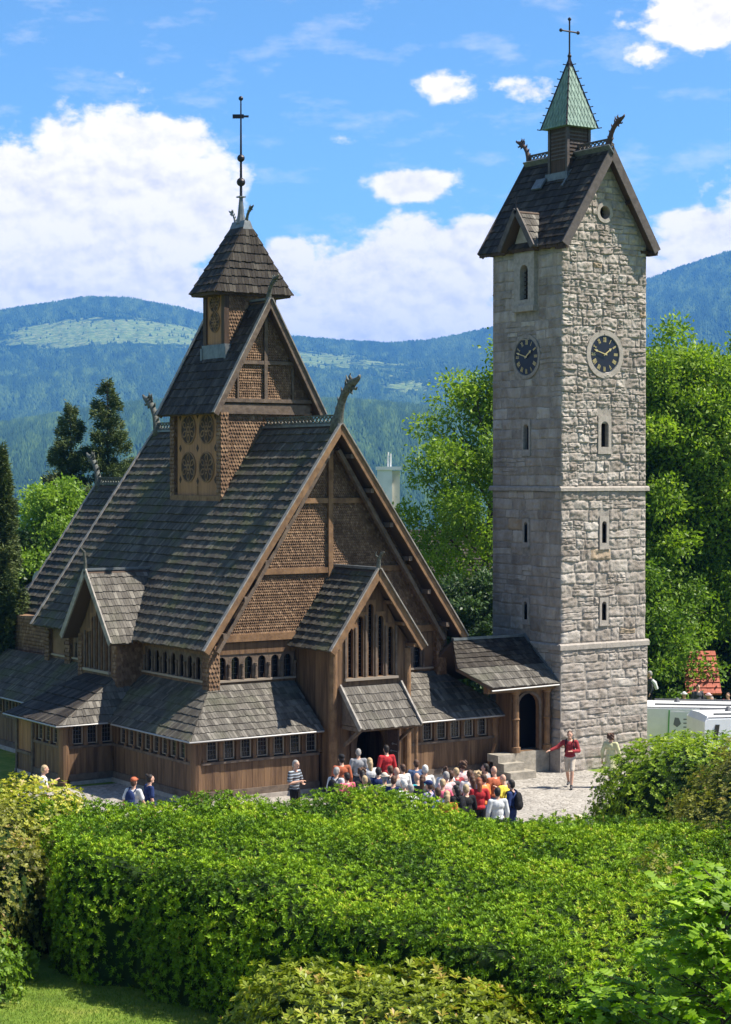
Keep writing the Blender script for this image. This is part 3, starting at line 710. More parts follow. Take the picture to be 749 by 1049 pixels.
cutsL = [(-2.02, -1.56, 10.3, 11.54), (-1.98, -1.62, 7.26, 8.24), (-1.98, -1.62, 4.7, 5.62), (-2.35, -1.2, 14.98, 17.2), (-2.45, -1.13, 13.0, 14.15)]
stone_face(tw, fF, -.01, TS, 9.28, 17.28, cutsF, 3, rough=1.0)
stone_face(tw, fF, 0, TS, 17.28, 20.0, cutsF, 4, halfw=lambda z: max(0, min(1.80, (20.02-z)/1.574)), rough=.9)
stone_face(tw, fF, -.015, TS+.01, 4.16, 9.14, cutsF, 5, rough=.85, row=(.27, .46), bl=(.35, .95))
stone_face(tw, fF, -.05, TS+.07, .78, 3.98, [], 6, rough=.42, row=(.26, .36), bl=(.4, 1.0), proud=.05)
stone_face(tw, fL, -TS, 0.01, 9.28, 17.1, cutsL, 7, rough=.55, row=(.26, .42), bl=(.35, .9))
stone_face(tw, fL, -TS, 0.015, 4.16, 9.14, cutsL, 8, rough=.5, row=(.28, .44), bl=(.4, 1.0))
stone_face(tw, fL, -TS, .05, .78, 3.98, [], 9, rough=.35, row=(.26, .36), bl=(.4, 1.0), proud=.05)
mb = MB(); 
for (a, b, c, d) in [(-.05, 0.0, -.05, TS+.06), (0, TS+.06, -.05, 0)]: mb.box(a, b, c, d, .7, 4.0)
mb.box(TS, TS+.06, 0, TS+.06, .7, 4.0)
mb.build('lower_wall', 'mortar', tw)
stone_face(tw, fF, -.09, TS+.12, 0.0, .74, [], 10, rough=.3, row=(.34, .38), bl=(.8, 1.3), proud=.1, name='plinth_masonry')
mb = MB(); mb.box(-.1, TS+.12, -.1, TS+.1, -1.2, .74); mb.box(-.07, TS+.09, -.07, TS+.07, .74, .80); mb.build('plinth', 'stone_trim', tw)
for z0, z1, o in ((3.97, 4.17, .11), (9.13, 9.29, .10)):
    mb = MB()
    for (x0, x1, y0, y1, dx0, dx1, dy0, dy1) in [(0, TS, -o, 0, -o, o, 0, 0), (-o, 0, 0, TS, 0, 0, 0, o), (TS, TS+o, 0, TS, 0, 0, 0, o), (0, TS, TS, TS+o, 0, 0, 0, 0)]:
        X0, X1, Y0, Y1 = x0+dx0, x1+dx1, y0+dy0, y1+dy1; n = 5
        L_ = max(X1-X0, Y1-Y0); t = 0
        while t < L_-.05:
            t2 = min(L_, t+random.uniform(.7, 1.1)); z0j = z0+random.uniform(-.008, .008)
            if X1-X0 > Y1-Y0: a = (X0+t+.003, X0+t2-.003, Y0, Y1)
            else: a = (X0, X1, Y0+t+.003, Y0+t2-.003)
            mb.box(*a, z0j, z1-.05)
            cxm = .03
            if X1-X0 > Y1-Y0: mb.hexa([(a[0], a[2], z1-.05), (a[1], a[2], z1-.05), (a[1], a[3], z1-.05), (a[0], a[3], z1-.05), (a[0], a[2]+.06, z1), (a[1], a[2]+.06, z1), (a[1], a[3], z1), (a[0], a[3], z1)])
            else: mb.hexa([(a[0], a[2], z1-.05), (a[1], a[2], z1-.05), (a[1], a[3], z1-.05), (a[0], a[3], z1-.05), (a[0]+.06, a[2], z1), (a[1], a[2], z1), (a[1], a[3], z1), (a[0]+.06, a[3], z1)])
            t = t2
    mb.build('string_course', 'stone_trim', tw)
def tower_window(fr, u, v0, w, h, W, Vb, Vt):
    mb = MB(); arch_frame(mb, fr, u, v0, w, h, W, Vb, Vt, -.12, .045)
    fr.box(mb, u-W-.03, u+W+.03, Vb-.05, Vb, 0, .075)
    o = mb.build('window', 'stone_trim', tw)
    mb = MB(); fr.box(mb, u-w/2-.02, u+w/2+.02, v0-.02, v0+h+.02, -.16, -.13); mb.build('pane', 'void_dark', o)
tower_window(fF, 1.81, 10.58, .32, .84, .28, 10.40, 11.60)
tower_window(fF, 1.80, 7.42, .20, .72, .2, 7.26, 8.30)
tower_window(fF, 1.80, 4.87, .20, .62, .19, 4.74, 5.62)
tower_window(fL, -1.79, 10.50, .29, .84, .22, 10.34, 11.50)
tower_window(fL, -1.80, 7.42, .20, .68, .17, 7.3, 8.2)
tower_window(fL, -1.80, 4.86, .20, .60, .17, 4.74, 5.58)
# round window
def ring(mb, fr, u, v, r0, r1, n0, n1, k=28):
    for i in range(k):
        a, b = 2*math.pi*i/k, 2*math.pi*(i+1)/k
        fr.poly(mb, [(u+r0*math.cos(a), v+r0*math.sin(a)), (u+r1*math.cos(a), v+r1*math.sin(a)), (u+r1*math.cos(b), v+r1*math.sin(b)), (u+r0*math.cos(b), v+r0*math.sin(b))], n0, n1, r=.5)
def disc(mb, fr, u, v, r, n0, n1, k=28):
    fr.poly(mb, [(u+r*math.cos(2*math.pi*i/k), v+r*math.sin(2*math.pi*i/k)) for i in range(k)], n0, n1)
mb = MB(); ring(mb, fF, 1.79, 18.26, .22, .34, -.2, .05); o = mb.build('round_window', 'stone_trim', tw)
mb = MB(); disc(mb, fF, 1.79, 18.26, .23, -.4, -.36); mb.build('pane', 'void_dark', o)
mb = MB()
for i in (-.11, 0, .11): fF.box(mb, 1.79+i-.01, 1.79+i+.01, 18.06, 18.46, -.25, -.23); fF.box(mb, 1.59, 1.99, 18.25+i-.01, 18.25+i+.01, -.28, -.26)
mb.build('grille', 'dark_metal', o)
ROM = ['XII', 'I', 'II', 'III', 'IIII', 'V', 'VI', 'VII', 'VIII', 'IX', 'X', 'XI']
def clock(fr, u, v, ring_m):
    mb = MB(); ring(mb, fr, u, v, .625, 0.79 if ring_m == 'stone_trim' else .74, -.03, .05, 36); c = mb.build('clock_surround', ring_m, tw)
    mb = MB(); disc(mb, fr, u, v, .63, -.02, .015, 40); c = mb.build('clock', 'clock_black', tw)
    mb = MB(); ring(mb, fr, u, v, .60, .625, .015, .03, 40); mb.build('bezel', 'lead', c)
    for i, s in enumerate(ROM):
        mb = MB(); a = math.pi/2-i*math.pi/6; r0, r1 = .40, .56; wds = {'I': .5, 'V': 1.1, 'X': 1.1}; tot = sum(wds[q] for q in s); p = -tot/2
        ir = Vector((math.cos(a), math.sin(a))); tg = Vector((math.sin(a), -math.cos(a))); sc = .062
        def pt(x, y): q = ir*(r0+(r1-r0)*y)+tg*(x*sc); return (u+q.x, v+q.y)
        def stroke(x0, y0, x1, y1, t=.2):
            fr.poly(mb, [pt(x0-t/2, y0), pt(x0+t/2, y0), pt(x1+t/2, y1), pt(x1-t/2, y1)], .018+random.random()*.002, .024)
        for q in s:
            m = p+wds[q]/2; hw = wds[q]/2-.12
            if q == 'I': stroke(m, 0, m, 1, .26)
            elif q == 'V': stroke(m, 0, m-hw, 1); stroke(m, 0, m+hw, 1)
            else: stroke(m-hw, 0, m+hw, 1); stroke(m+hw, 0, m-hw, 1)
            p += wds[q]
        mb.build('numeral', 'gold', c)
    for nm, hr, ln, wd, n in (('hour_hand', 1+48/60, .34, .055, .045), ('minute_hand', None, .52, .04, .06)):
        a = math.pi/2-(hr if hr else 9.55)*math.pi/6; ir = Vector((math.cos(a), math.sin(a))); tg = Vector((-ir.y, ir.x)); mb = MB()
        P = lambda x, y: (u+ir.x*x+tg.x*y, v+ir.y*x+tg.y*y)
        fr.poly(mb, [P(-.07, -wd*.4), P(ln*.7, -wd*.3), P(ln*.7, -wd), P(ln, 0), P(ln*.7, wd), P(ln*.7, wd*.3), P(-.07, wd*.4)], n, n+.012)
        mb.build(nm, 'gold', c)
clock(fF, 1.81, 13.62, 'stone_trim'); clock(fL, -1.79, 13.57, 'mortar')
# projecting bay with the bell opening on the left face
mb = MB(); arch_frame(mb, fL, -1.79, 15.45, .42, 1.15, .53, 15.25, 17.2, -.3, .14)
fL.poly(mb, [(-2.32, 17.2), (-1.26, 17.2), (-1.79, 18.25)], -.3, .14); fL.box(mb, -2.36, -1.22, 15.06, 15.25, 0, .2)
o = mb.build('bell_opening', 'stone_trim', tw)
mb = MB(); fL.box(mb, -2.05, -1.53, 15.4, 16.65, -.16, -.13); mb.build('louvre', 'void_dark', o)
mb = MB()
for i in range(7): fL.box(mb, -2.0, -1.58, 15.5+i*.14, 15.53+i*.14, -.125, -.05)
mb.build('slats', 'carving_dark', o)
# roof
E0, AP = 17.13, 20.38
yA_, yB_ = -.34, 4.1; xl, xr, xm = -.25, 3.88, 1.815
roof(tw, 'roof', [((xl, yB_, E0), (xl, yA_, E0), (xm, yA_, AP), (xm, yB_, AP)), ((xr, yA_, E0), (xr, yB_, E0), (xm, yB_, AP), (xm, yA_, AP))], 13, 'shingle_dark', .16, .03)
mb = MB()
for s, x in ((1, xl), (-1, xr)):
    for y in (yA_-.03, yB_+.03):
        n = Vector((-(AP-E0)*s, 0, xm-xl)).normalized()
        mb.prism([Vector((x, y-.025, E0))+n*.05, Vector((xm, y-.025, AP))+n*.05, Vector((xm, y-.025, AP-.45)), Vector((x, y-.025, E0))-n*.24], (0, .05, 0))
mb.each('verge_board', 'verge_dark', tw)
mb = MB()
for x in (xl+.05, xr-.05):
    mb.beam((x, yA_, E0-.05), (x, yB_, E0-.05), .06, .12)
for s, x in ((1, xl), (-1, xr)):
    for y in np.arange(0, 3.7, .6): mb.beam((x, y, E0-.06), (x+s*.5, y, E0-.06), .1, .1)
for t in (0, .5): mb.beam((xl+.1+(xm-xl)*t, yA_, E0+(AP-E0)*t-.12), (xl+.1+(xm-xl)*t, .1, E0+(AP-E0)*t-.12), .12, .12); mb.beam((xr-.1-(xr-xm)*t, yA_, E0+(AP-E0)*t-.12), (xr-.1-(xr-xm)*t, .1, E0+(AP-E0)*t-.12), .12, .12)
mb.each('eaves_timber', 'plank_dark', tw)
dragon(tw, (xm, yA_+.1, AP+.08), (0, -1, 0), .85, 'dragon_brown'); dragon(tw, (xm, yB_-.1, AP+.08), (0, 1, 0), .8, 'dragon_brown')
cresting(tw, (xm, -.4, AP+.02), (xm, 4.0, AP+.02), .24, 'verge_dark')
mb = MB(); mb.beam((xm-.1, -.45, AP-.1), (xm-.1, 4.05, AP-.1), .04, .34, (-.8, 0, 1)); mb.build('ridge_flashing', 'lead', tw)
mb = MB(); mb.beam((.98, 2.55, 19.27), (1.22, 2.55, 19.62), .5, .06, (-.82, 0, .57)); mb.build('roof_hatch', 'lead', tw)
# dormer gable over the bell opening
dl, dr = 1.79+.92, 1.79-.92
def gable_roof_x(parent, name, yc, hw, ez, rz_, x0, x1e, x1r, courses, m, t=.03, wd=.12, vb='verge_grey'):
    """small roof with its ridge along x: verge at x0, running back to x1e at the eaves and x1r at the ridge"""
    roof(parent, name, [((x0, yc-hw, ez), (x1e, yc-hw, ez), (x1r, yc, rz_), (x0, yc, rz_)), ((x1e, yc+hw, ez), (x0, yc+hw, ez), (x0, yc, rz_), (x1r, yc, rz_))], courses, m, wd, t)
    mb = MB()
    for s in (-1, 1):
        mb.beam((x0-.03, yc+s*(hw+.01), ez-.02), (x0-.03, yc, rz_+.02), .05, .2, (0, s, .5))
    return mb.each(name+'_verge', vb, parent)
gable_roof_x(tw, 'dormer_roof', 1.79, .88, 17.12, 18.36, -.46, -.2, .62, 5, 'shingle_silver', vb='verge_dark')
mb = MB(); mb.tube([(-.46, 1.79, 18.4), (-.5, 1.79, 18.85)], [.03, .008], 6); mb.build('dormer_finial', 'dark_metal', tw)
# belfry, spire, cross
bx = .46; mb = MB(); mb.box(xm-bx, xm+bx, xm-bx, xm+bx, 19.4, 21.25); bf = mb.build('belfry', 'plank_dark', tw)
mb = MB()
for sx in (-1, 1):
    for sy in (-1, 1): mb.box(xm+sx*bx-.05, xm+sx*bx+.05, xm+sy*bx-.05, xm+sy*bx+.05, 19.3, 21.25)
for i in range(8): z = 20.2+i*.125; mb.box(xm-bx+.08, xm+bx-.08, xm-bx-.02, xm-bx+.01, z, z+.05); mb.box(xm-bx-.02, xm-bx+.01, xm-bx+.08, xm+bx-.08, z, z+.05)
mb.build('louvres', 'verge_dark', bf)
mb = MB(); mb.box(xm-bx-.12, xm-bx-.04, xm-bx-.12, xm+bx+.1, 19.28, 19.75); mb.beam((xm-bx-.3, xm-bx-.1, 19.22), (xm-bx+.1, xm-bx-.1, 19.8), .08, .08); mb.build('flashing', 'lead', bf)
sp0, sp1 = 21.25, 23.5; hb = .68; mb = MB()
for q in range(4):
    ca, sa = [(1, 0), (0, 1), (-1, 0), (0, -1)][q]
    Rz = lambda x, y: (xm+x*ca-y*sa, xm+x*sa+y*ca)
    A = (*Rz(-hb, -hb), sp0); B = (*Rz(hb, -hb), sp0); T = (*Rz(0, 0), sp1+.1)
    mb.add([A, B, T], [(0, 1, 2)])
    # raised seams of the copper plates, laid in a diamond pattern
    Av, Bv, Tv = Vector(A), Vector(B), Vector(T); n = (Bv-Av).cross(Tv-Av).normalized()*.008
    for k in range(1, 9):
        t = k/9
        for (P0, P1) in ((Av.lerp(Bv, t), Av.lerp(Tv, t)), (Av.lerp(Bv, 1-t), Bv.lerp(Tv, t))): mb.beam(P0+n, P0.lerp(P1, 1)+n, .02, .014, n)
mb.add([(xm-hb, xm-hb, sp0), (xm+hb, xm-hb, sp0), (xm+hb, xm+hb, sp0), (xm-hb, xm+hb, sp0)], [(3, 2, 1, 0)])
spo = mb.build('spire', 'copper_green', tw)
mb = MB()
for sx in (-1, 1):
    for sy in (-1, 1):
        a = Vector((xm+sx*hb, xm+sy*hb, sp0)); b = Vector((xm, xm, sp1+.15)); mb.tube([a, b], [.03, .025], 6)
        for i in range(10):
            p = a.lerp(b, i/10); o_ = Vector((sx, sy, .25)).normalized(); mb.tube([p, p+o_*.11], [.02, .014], 5); mb.ball(p+o_*.11, .022, 6, 4)
mb.build('crocket', 'dark_metal', spo)
mb = MB(); mb.tube([(xm, xm, sp1-.2), (xm, xm, sp1+.15), (xm, xm, sp1+.35)], [.09, .05, .03], 8); mb.ball((xm, xm, sp1+.2), .07)
mb.tube([(xm, xm, sp1+.2), (xm, xm, 24.92)], .028, 8); mb.tube([(xm-.36, xm, 24.52), (xm+.36, xm, 24.52)], .028, 8)
for p in ((xm-.37, xm, 24.52), (xm+.37, xm, 24.52), (xm, xm, 24.93)): mb.ball(p, .062)
mb.build('cross', 'dark_metal', tw)

# ------------------------------------------------------------------ stave church
xc = -7.3; yc = 8.1
ch = thing('stave_church', 'dark timber stave church with steep shingled roofs and dragon heads', 'church', (xc, yc, 0))
FY, BY = 1.11, 15.1; LX, RX = -12.89, -1.75          # outer walls of the low ambulatory
NX0, NX1, NY0, NY1 = -11.62, -2.98, 2.55, 13.9       # nave walls
EZ, RZ = 4.42, 11.2; NH = 4.84; VY0, VY1 = 1.86, 14.25
# base, lower walls
mb = MB(); mb.box(LX-.08, RX+.08, FY-.08, BY+6, -.3, .14); mb.build('stone_base', 'stone_trim', ch)
def plank_wall(fr, u0, u1, z0, z1, th=.12, m='plank_brown', name='wall', n1=0.0):
    mb = MB(); u = u0
    while u < u1-.01:
        w_ = min(random.uniform(.16, .24), u1-u); d = random.uniform(0, .012)
        fr.box(mb, u+.003, u+w_-.003, z0, z1, -th, n1-d); u += w_
    fr.box(mb, u0, u1, z0, z1, -th-.03, -th+.02)
    return mb.build(name, m, ch)
def low_window(fr, u, v0, v1, w, name='window'):
    mb = MB(); t = .028
    for (a, b, c, d) in ((u-w/2-t, u-w/2, v0-t, v1+t), (u+w/2, u+w/2+t, v0-t, v1+t), (u-w/2, u+w/2, v0-t, v0), (u-w/2, u+w/2, v1, v1+t)): fr.box(mb, a, b, c, d, -.10, -.045)
    o = mb.build(name, 'window_frame', ch)
    mb = MB(); fr.box(mb, u-w/2, u+w/2, v0, v1, -.12, -.10); mb.build('pane', 'glass_dark', o)
    mb = MB()
    for i in (1, 2): fr.box(mb, u-w/2+w*i/3-.006, u-w/2+w*i/3+.006, v0, v1, -.10, -.085)
    for i in (1, 2, 3): fr.box(mb, u-w/2, u+w/2, v0+(v1-v0)*i/4-.006, v0+(v1-v0)*i/4+.006, -.10, -.088)
    mb.build('glazing_bars', 'muntin', o)
def low_wall(fr, u0, u1, wins, zt=1.98, wz=(1.29, 1.82), bay=.56, posts=True):
    plank_wall(fr, u0, u1, .14, 1.14)
    mb = MB(); fr.box(mb, u0, u1, 1.14, 1.22, -.1, .05); fr.box(mb, u0, u1, .14, .34, -.05, .045); fr.box(mb, u0, u1, 1.84, zt, -.1, .03)
    mb.build('rail', 'beam_weathered', ch)
    mb = MB(); fr.box(mb, u0, u1, 1.2, 1.9, -.17, -.13); mb.build('window_band', 'carving_dark', ch)
    pw = MB(); mb = MB(); ed = sorted(wins); ps = [ed[0]-bay/2]+[x+bay/2 for x in ed]
    for p in ps:
        fr.box(mb, p-.055, p+.055, 1.22, 1.84, -.12, .0)
        for s_ in (-.09, .09): fr.box(mb, p+s_*.9-.03, p+s_*.9+.03, 1.22, 1.84, -.12, -.07)
        fr.box(mb, p-.075, p+.075, 1.22, 1.30, -.02, .03); fr.box(mb, p-.075, p+.075, 1.75, 1.84, -.02, .03)
    lo, hi = ps[0], ps[-1]
    if lo-u0 > .1: fr.box(pw, u0, lo-.03, 1.22, 1.84, -.1, -.01)
    if u1-hi > .1: fr.box(pw, hi+.03, u1, 1.22, 1.84, -.1, -.01)
    mb.each('post', 'plank_brown', ch, k=5)
    if pw.v: pw.each('band_wall', 'plank_brown', ch)
    for x in wins: low_window(fr, x, wz[0], wz[1], .30)
def corner_post(x, y, z0, z1, r=.15, m='plank_brown'):
    mb = MB(); mb.tube([(x, y, z0), (x, y, z0+.12), (x, y, z0+.14), (x, y, z1-.2), (x, y, z1-.18), (x, y, z1)], [r*1.15, r*1.15, r, r*.92, r*1.15, r*1.2], 12); return mb.build('corner_post', m, ch)
fr = FRONT(FY); low_wall(fr, LX, -8.6, [-12.3+.575*i for i in range(7)]); low_wall(fr, -6.0, RX, [-4.5+.54*i for i in range(5)])
fr = LEFT(LX); low_wall(fr, -6.45, -FY, [-5.85+.555*i for i in range(8)])
low_wall(LEFT(LX), -19.5, -10.0, [-18.8+.56*i for i in range(15)])
plank_wall(Fr((RX, 0, 0), (0, 1, 0), (1, 0, 0)), FY, BY, .14, 1.98); 
corner_post(LX+.05, FY+.05, .1, 1.98, .17); corner_post(RX-.05, FY+.05, .1, 1.98, .15, 'beam_wood')
# bay with the side door under the left gable
bY0, bY1, bX = 6.45, 9.95, -14.62
fr = FRONT(bY0); low_wall(fr, bX, LX, [-14.1, -13.6, -13.1], bay=.5)
fr = LEFT(bX); low_wall(fr, -8.6, -bY0, [-8.2, -7.65, -7.1]); corner_post(bX+.05, bY0+.05, .0, 1.98, .18)
plank_wall(fr, -bY1+.1, -8.65, .75, 1.9, m='pale_panel', name='side_door'); plank_wall(fr, -bY1+.1, -8.65, .0, .7, n1=.02)
mb = MB(); fr.box(mb, -8.72, -8.6, 0, 1.98, -.1, .06); fr.box(mb, -bY1, -bY1+.12, 0, 1.98, -.1, .06); fr.box(mb, -bY1+.1, -8.7, .68, .77, -.1, .08); mb.build('door_frame', 'beam_weathered', ch)
plank_wall(Fr((0, bY1, 0), (-1, 0, 0), (0, 1, 0)), -LX, -bX, 0, 1.95)
mb = MB(); mb.box(bX-.06, LX, bY0-.06, bY1+.06, -.3, .12); mb.build('stone_base', 'stone_trim', ch)
# ambulatory roofs
gx0, gx1, gy0, gy1, gz, tz = LX-.33, RX+.42, FY-.33, 21.2, 1.93, 3.28
tx0, tx1, ty0 = NX0+.03, NX1-.03, NY0-.03
roof(ch, 'ambulatory_roof', [((gx0, gy0, gz), (-8.62, gy0, gz), (-8.62, ty0, tz), (tx0, ty0, tz)), ((-5.98, gy0, gz), (gx1, gy0, gz), (tx1, ty0, tz), (-5.98, ty0, tz))], 8, 'shingle_silver', .10, .026)
roof(ch, 'ambulatory_roof', [((gx0, 20.9, gz), (gx0, gy0, gz), (tx0, ty0, tz), (tx0, 19.5, tz))], 7, 'shingle_mossy', .10, .026)
roof(ch, 'ambulatory_roof', [((gx1, gy0, gz), (gx1, BY, gz), (tx1, BY-1, tz), (tx1, ty0, tz)), ((gx0+9.5, 20.9, gz), (gx0, 20.9, gz), (tx0, 19.5, tz), (gx0+8.5, 19.5, tz))], 7, 'shingle_mossy', .10, .026)
# bay roof, hipped
bgx, bgy0, bgy1 = bX-.33, bY0-.3, bY1+.2; btx = NX0-.9; btz = 3.18
roof(ch, 'bay_roof', [((bgx, bgy1, gz), (bgx, bgy0, gz), (btx, bgy0+.95, btz), (btx, bgy1-.95, btz))], 6, 'shingle_dark', .13, .035)
roof(ch, 'bay_roof', [((bgx, bgy0, gz), (btx+1.0, bgy0, gz), (btx+1.0, bgy0+.95, btz), (btx, bgy0+.95, btz)), ((btx+1.0, bgy1, gz), (bgx, bgy1, gz), (btx, bgy1-.95, btz), (btx+1.0, bgy1-.95, btz))], 6, 'shingle_silver', .13, .035)
mb = MB()
g_ = .03
mb.tube([(gx0-.04, bY0-.6, gz-.04), (gx0-.04, gy0-.04, gz-.03), (-8.65, gy0-.04, gz-.03)], g_, 6); mb.tube([(-5.95, gy0-.04, gz-.03), (gx1+.05, gy0-.04, gz-.03)], g_, 6)
mb.tube([(bgx-.04, bgy1+.05, gz-.03), (bgx-.04, bgy0-.04, gz-.03), (gx0+.1, bgy0-.04, gz-.03)], g_, 6); mb.tube([(gx0-.04, 20.5, gz-.03), (gx0-.04, bgy1, gz-.03)], g_, 6)
mb.each('gutter', 'zinc_gutter', ch)
mb = MB()
for y in np.arange(gy0+.3, 20, .45): mb.beam((LX-.28, y, gz-.06), (LX+.05, y, gz+.12), .07, .09)
for x in np.arange(gx0+.4, gx1, .45): mb.beam((x, FY-.28, gz-.06), (x, FY+.05, gz+.12), .07, .09)
mb.build('rafter_ends', 'plank_dark', ch)
# clerestory
def clerestory(fr, u0, u1, arches, z0=3.1, zt=4.55, w=.27, sill=3.42, ah=.72):
    mb = MB(); fr.box(mb, u0, u1, z0, sill-.02, -.2, -.01); fr.box(mb, u0, u1, sill+ah+.06, zt, -.2, .0); mb.each('wall', 'plank_brown', ch)
    mb = MB(); fr.box(mb, u0, u1, sill-.06, sill, -.1, .05); mb.build('sill', 'window_frame', ch)
    mb = MB(); fr.box(mb, u0, u1, sill-.03, sill+ah+.08, -.3, -.26); mb.build('window_band', 'carving_dark', ch)
    if not arches: return
    st = arches[1]-arches[0]; lo, hi = arches[0]-st/2, arches[-1]+st/2
    mb = MB()
    if lo-u0 > .02: fr.box(mb, u0, lo, sill, sill+ah+.07, -.2, -.012)
    if u1-hi > .02: fr.box(mb, hi, u1, sill, sill+ah+.07, -.2, -.012)
    if mb.v: mb.each('wall', 'scale_cladding', ch)
    for a in arches:
        mb = MB(); arch_frame(mb, fr, a, sill, w, ah-.02, st/2-.002, sill, sill+ah+.06, -.1, -.03); o = mb.build('arched_window', 'beam_weathered', ch)
        mb = MB(); fr.box(mb, a-w/2-.01, a+w/2+.01, sill, sill+ah, -.2, -.18); mb.build('pane', 'glass_dark', o)
        mb = MB(); fr.box(mb, a-.006, a+.006, sill, sill+ah, -.175, -.16)
        for q in (1, 2, 3): fr.box(mb, a-w/2, a+w/2, sill+ah*q/4-.005, sill+ah*q/4+.005, -.178, -.165)
        mb.build('glazing_bars', 'muntin', o)
    mb = MB()
    for i in range(len(arches)+1):
        c_ = lo+st*i; b0 = fr.p(c_, sill, .0)
        mb.tube([fr.p(c_, sill, .0), fr.p(c_, sill+.08, 0), fr.p(c_, sill+.09, 0), fr.p(c_, sill+ah*.55, 0), fr.p(c_, sill+ah*.57, 0), fr.p(c_, sill+ah*.68, 0)], [.055, .055, .036, .034, .055, .06], 8)
    mb.each('colonnette', 'beam_weathered', ch)
clerestory(FRONT(NY0), NX0+.25, -8.55, [-11.15+.47*i for i in range(6)]); clerestory(FRONT(NY0), -5.95, NX1, [-5.3+.47*i for i in range(4)])
clerestory(LEFT(NX0), -6.9, -NY0, [-6.5+.54*i for i in range(7)]); clerestory(LEFT(NX0), -NY1, -9.7, [-11.6+.55*i for i in range(3)])
mb = MB(); mb.box(NX0+.35, NX1, NY0+.35, NY1, 0, 4.6); mb.build('inner_wall', 'carving_dark', ch)
def scale_post(x0, x1, y0, y1, z0, z1, name='corner_post'):
    mb = MB(); mb.box(x0+.02, x1-.02, y0+.02, y1-.02, z0, z1)
    n = max(2, int((z1-z0)/.13))
    slope(mb, (x0, y0+.02, z0), (x1, y0+.02, z0), (x1, y0+.02, z1), (x0, y0+.02, z1), n, .11, .03, True)
    slope(mb, (x0+.02, y1, z0), (x0+.02, y0, z0), (x0+.02, y0, z1), (x0+.02, y1, z1), n, .11, .03, True)
    return mb.build(name, 'scale_cladding', ch)
scale_post(NX0-.12, NX0+.26, NY0-.22, NY0+.2, 3.0, 4.5); scale_post(NX1-.3, NX1+.1, NY0-.22, NY0+.2, 3.0, 4.6)
scale_post(NX0-.12, NX0+.2, 12.1, 12.5, 3.0, 4.5); scale_post(NX0-.12, NX0+.2, 9.7, 10.1, 3.0, 4.5)
# nave roof
roof(ch, 'nave_roof', [((xc-NH, VY1, EZ), (xc-NH, VY0, EZ), (xc, VY0, RZ), (xc, VY1, RZ))], 26, 'shingle_mossy', .11, .058)
roof(ch, 'nave_roof', [((xc+NH, VY0, EZ), (xc+NH, VY1, EZ), (xc, VY1, RZ), (xc, VY0, RZ))], 26, 'shingle_mossy', .11, .058)
def verge(y, hw, ez, rz_, dep=.17, th=.06, m='beam_wood', cap='verge_grey', xc=xc, inner=True):
    for s in (-1, 1):
        mb = MB(); cb = MB()
        x = xc+s*hw; d = Vector((-s*hw, 0, rz_-ez)).normalized(); n = Vector((s*(rz_-ez), 0, hw)).normalized()
        a, b = Vector((x, y, ez)), Vector((xc, y, rz_))
        mb.prism([a+n*.03, b+n*.03, b+Vector((0, 0, -dep*1.7)), a-n*dep], (0, th, 0))
        cb.beam(a+n*.055+Vector((0, .02, 0)), b+n*.055+Vector((0, .02, 0)), .14, .035, n)
        mb.build('verge_board', m, ch); cb.build('verge_cap', cap, ch)
verge(VY0-.04, NH+.02, EZ-.02, RZ+.02); verge(VY1, NH+.02, EZ-.02, RZ+.02)
mb = MB()
for s in (-1, 1):      # purlin ends and the inner rafters under the overhang
    for t in np.linspace(.1, .9, 6):
        x = xc+s*(NH-.25)*(1-t); z = EZ-.22+(RZ-EZ)*t-.05
        mb.beam((x, VY0+.02, z), (x, NY0+.1, z), .12, .14)
    mb.beam((xc+s*(NH-.62), NY0-.32, EZ-.1), (xc+s*.12, NY0-.32, RZ-.75), .12, .16, (0, 1, 0))
mb.each('rafter', 'beam_weathered', ch)
# main gable wall: scale cladding behind framing timbers
fr = FRONT(NY0); hwz = lambda z: (RZ-.1-z)/((RZ-EZ)/NH)
mb = MB(); fr.poly(mb, [(xc-hwz(4.62), 4.62), (xc+hwz(4.62), 4.62), (xc, RZ-.1)], -.15, .0)
def clad(mb, z0, z1, u0=None, u1=None, apex=None, wd=.075, row=.085, f=None, hw=None, c=xc):
    f = f or fr; hw = hw or hwz
    a0, b0, a1, b1 = c-hw(z0), c+hw(z0), c-hw(z1), c+hw(z1)
    if u0 is not None: a0 = max(a0, u0); a1 = max(a1, u0)
    if u1 is not None: b0 = min(b0, u1); b1 = min(b1, u1)
    slope(mb, f.p(a0, z0, .006), f.p(b0, z0, .006), f.p(max(b1, a1), z1, .006), f.p(a1, z1, .006), max(1, int((z1-z0)/row)), wd, .028, True, .006)
clad(mb, 4.78, RZ-.2); mb.build('gable_wall', 'scale_cladding', ch)
mb = MB()
for z, h in ((4.58, .22), (6.6, .17), (8.78, .16)): fr.box(mb, xc-hwz(z)+.05, xc+hwz(z)-.05, z, z+h, .02, .1)
fr.box(mb, xc-.085, xc+.085, 4.8, RZ-.3, .02, .115)
mb.each('gable_timber', 'beam_wood', ch)
mb = MB(); mb.box(xc-NH+.6, xc+NH-.6, NY1-.1, NY1, 4.3, 4.62); mb.prism([(xc-NH+.4, NY1, 4.6), (xc+NH-.4, NY1, 4.6), (xc, NY1, RZ-.2)], (0, -.1, 0)); mb.build('gable_wall', 'plank_dark', ch)
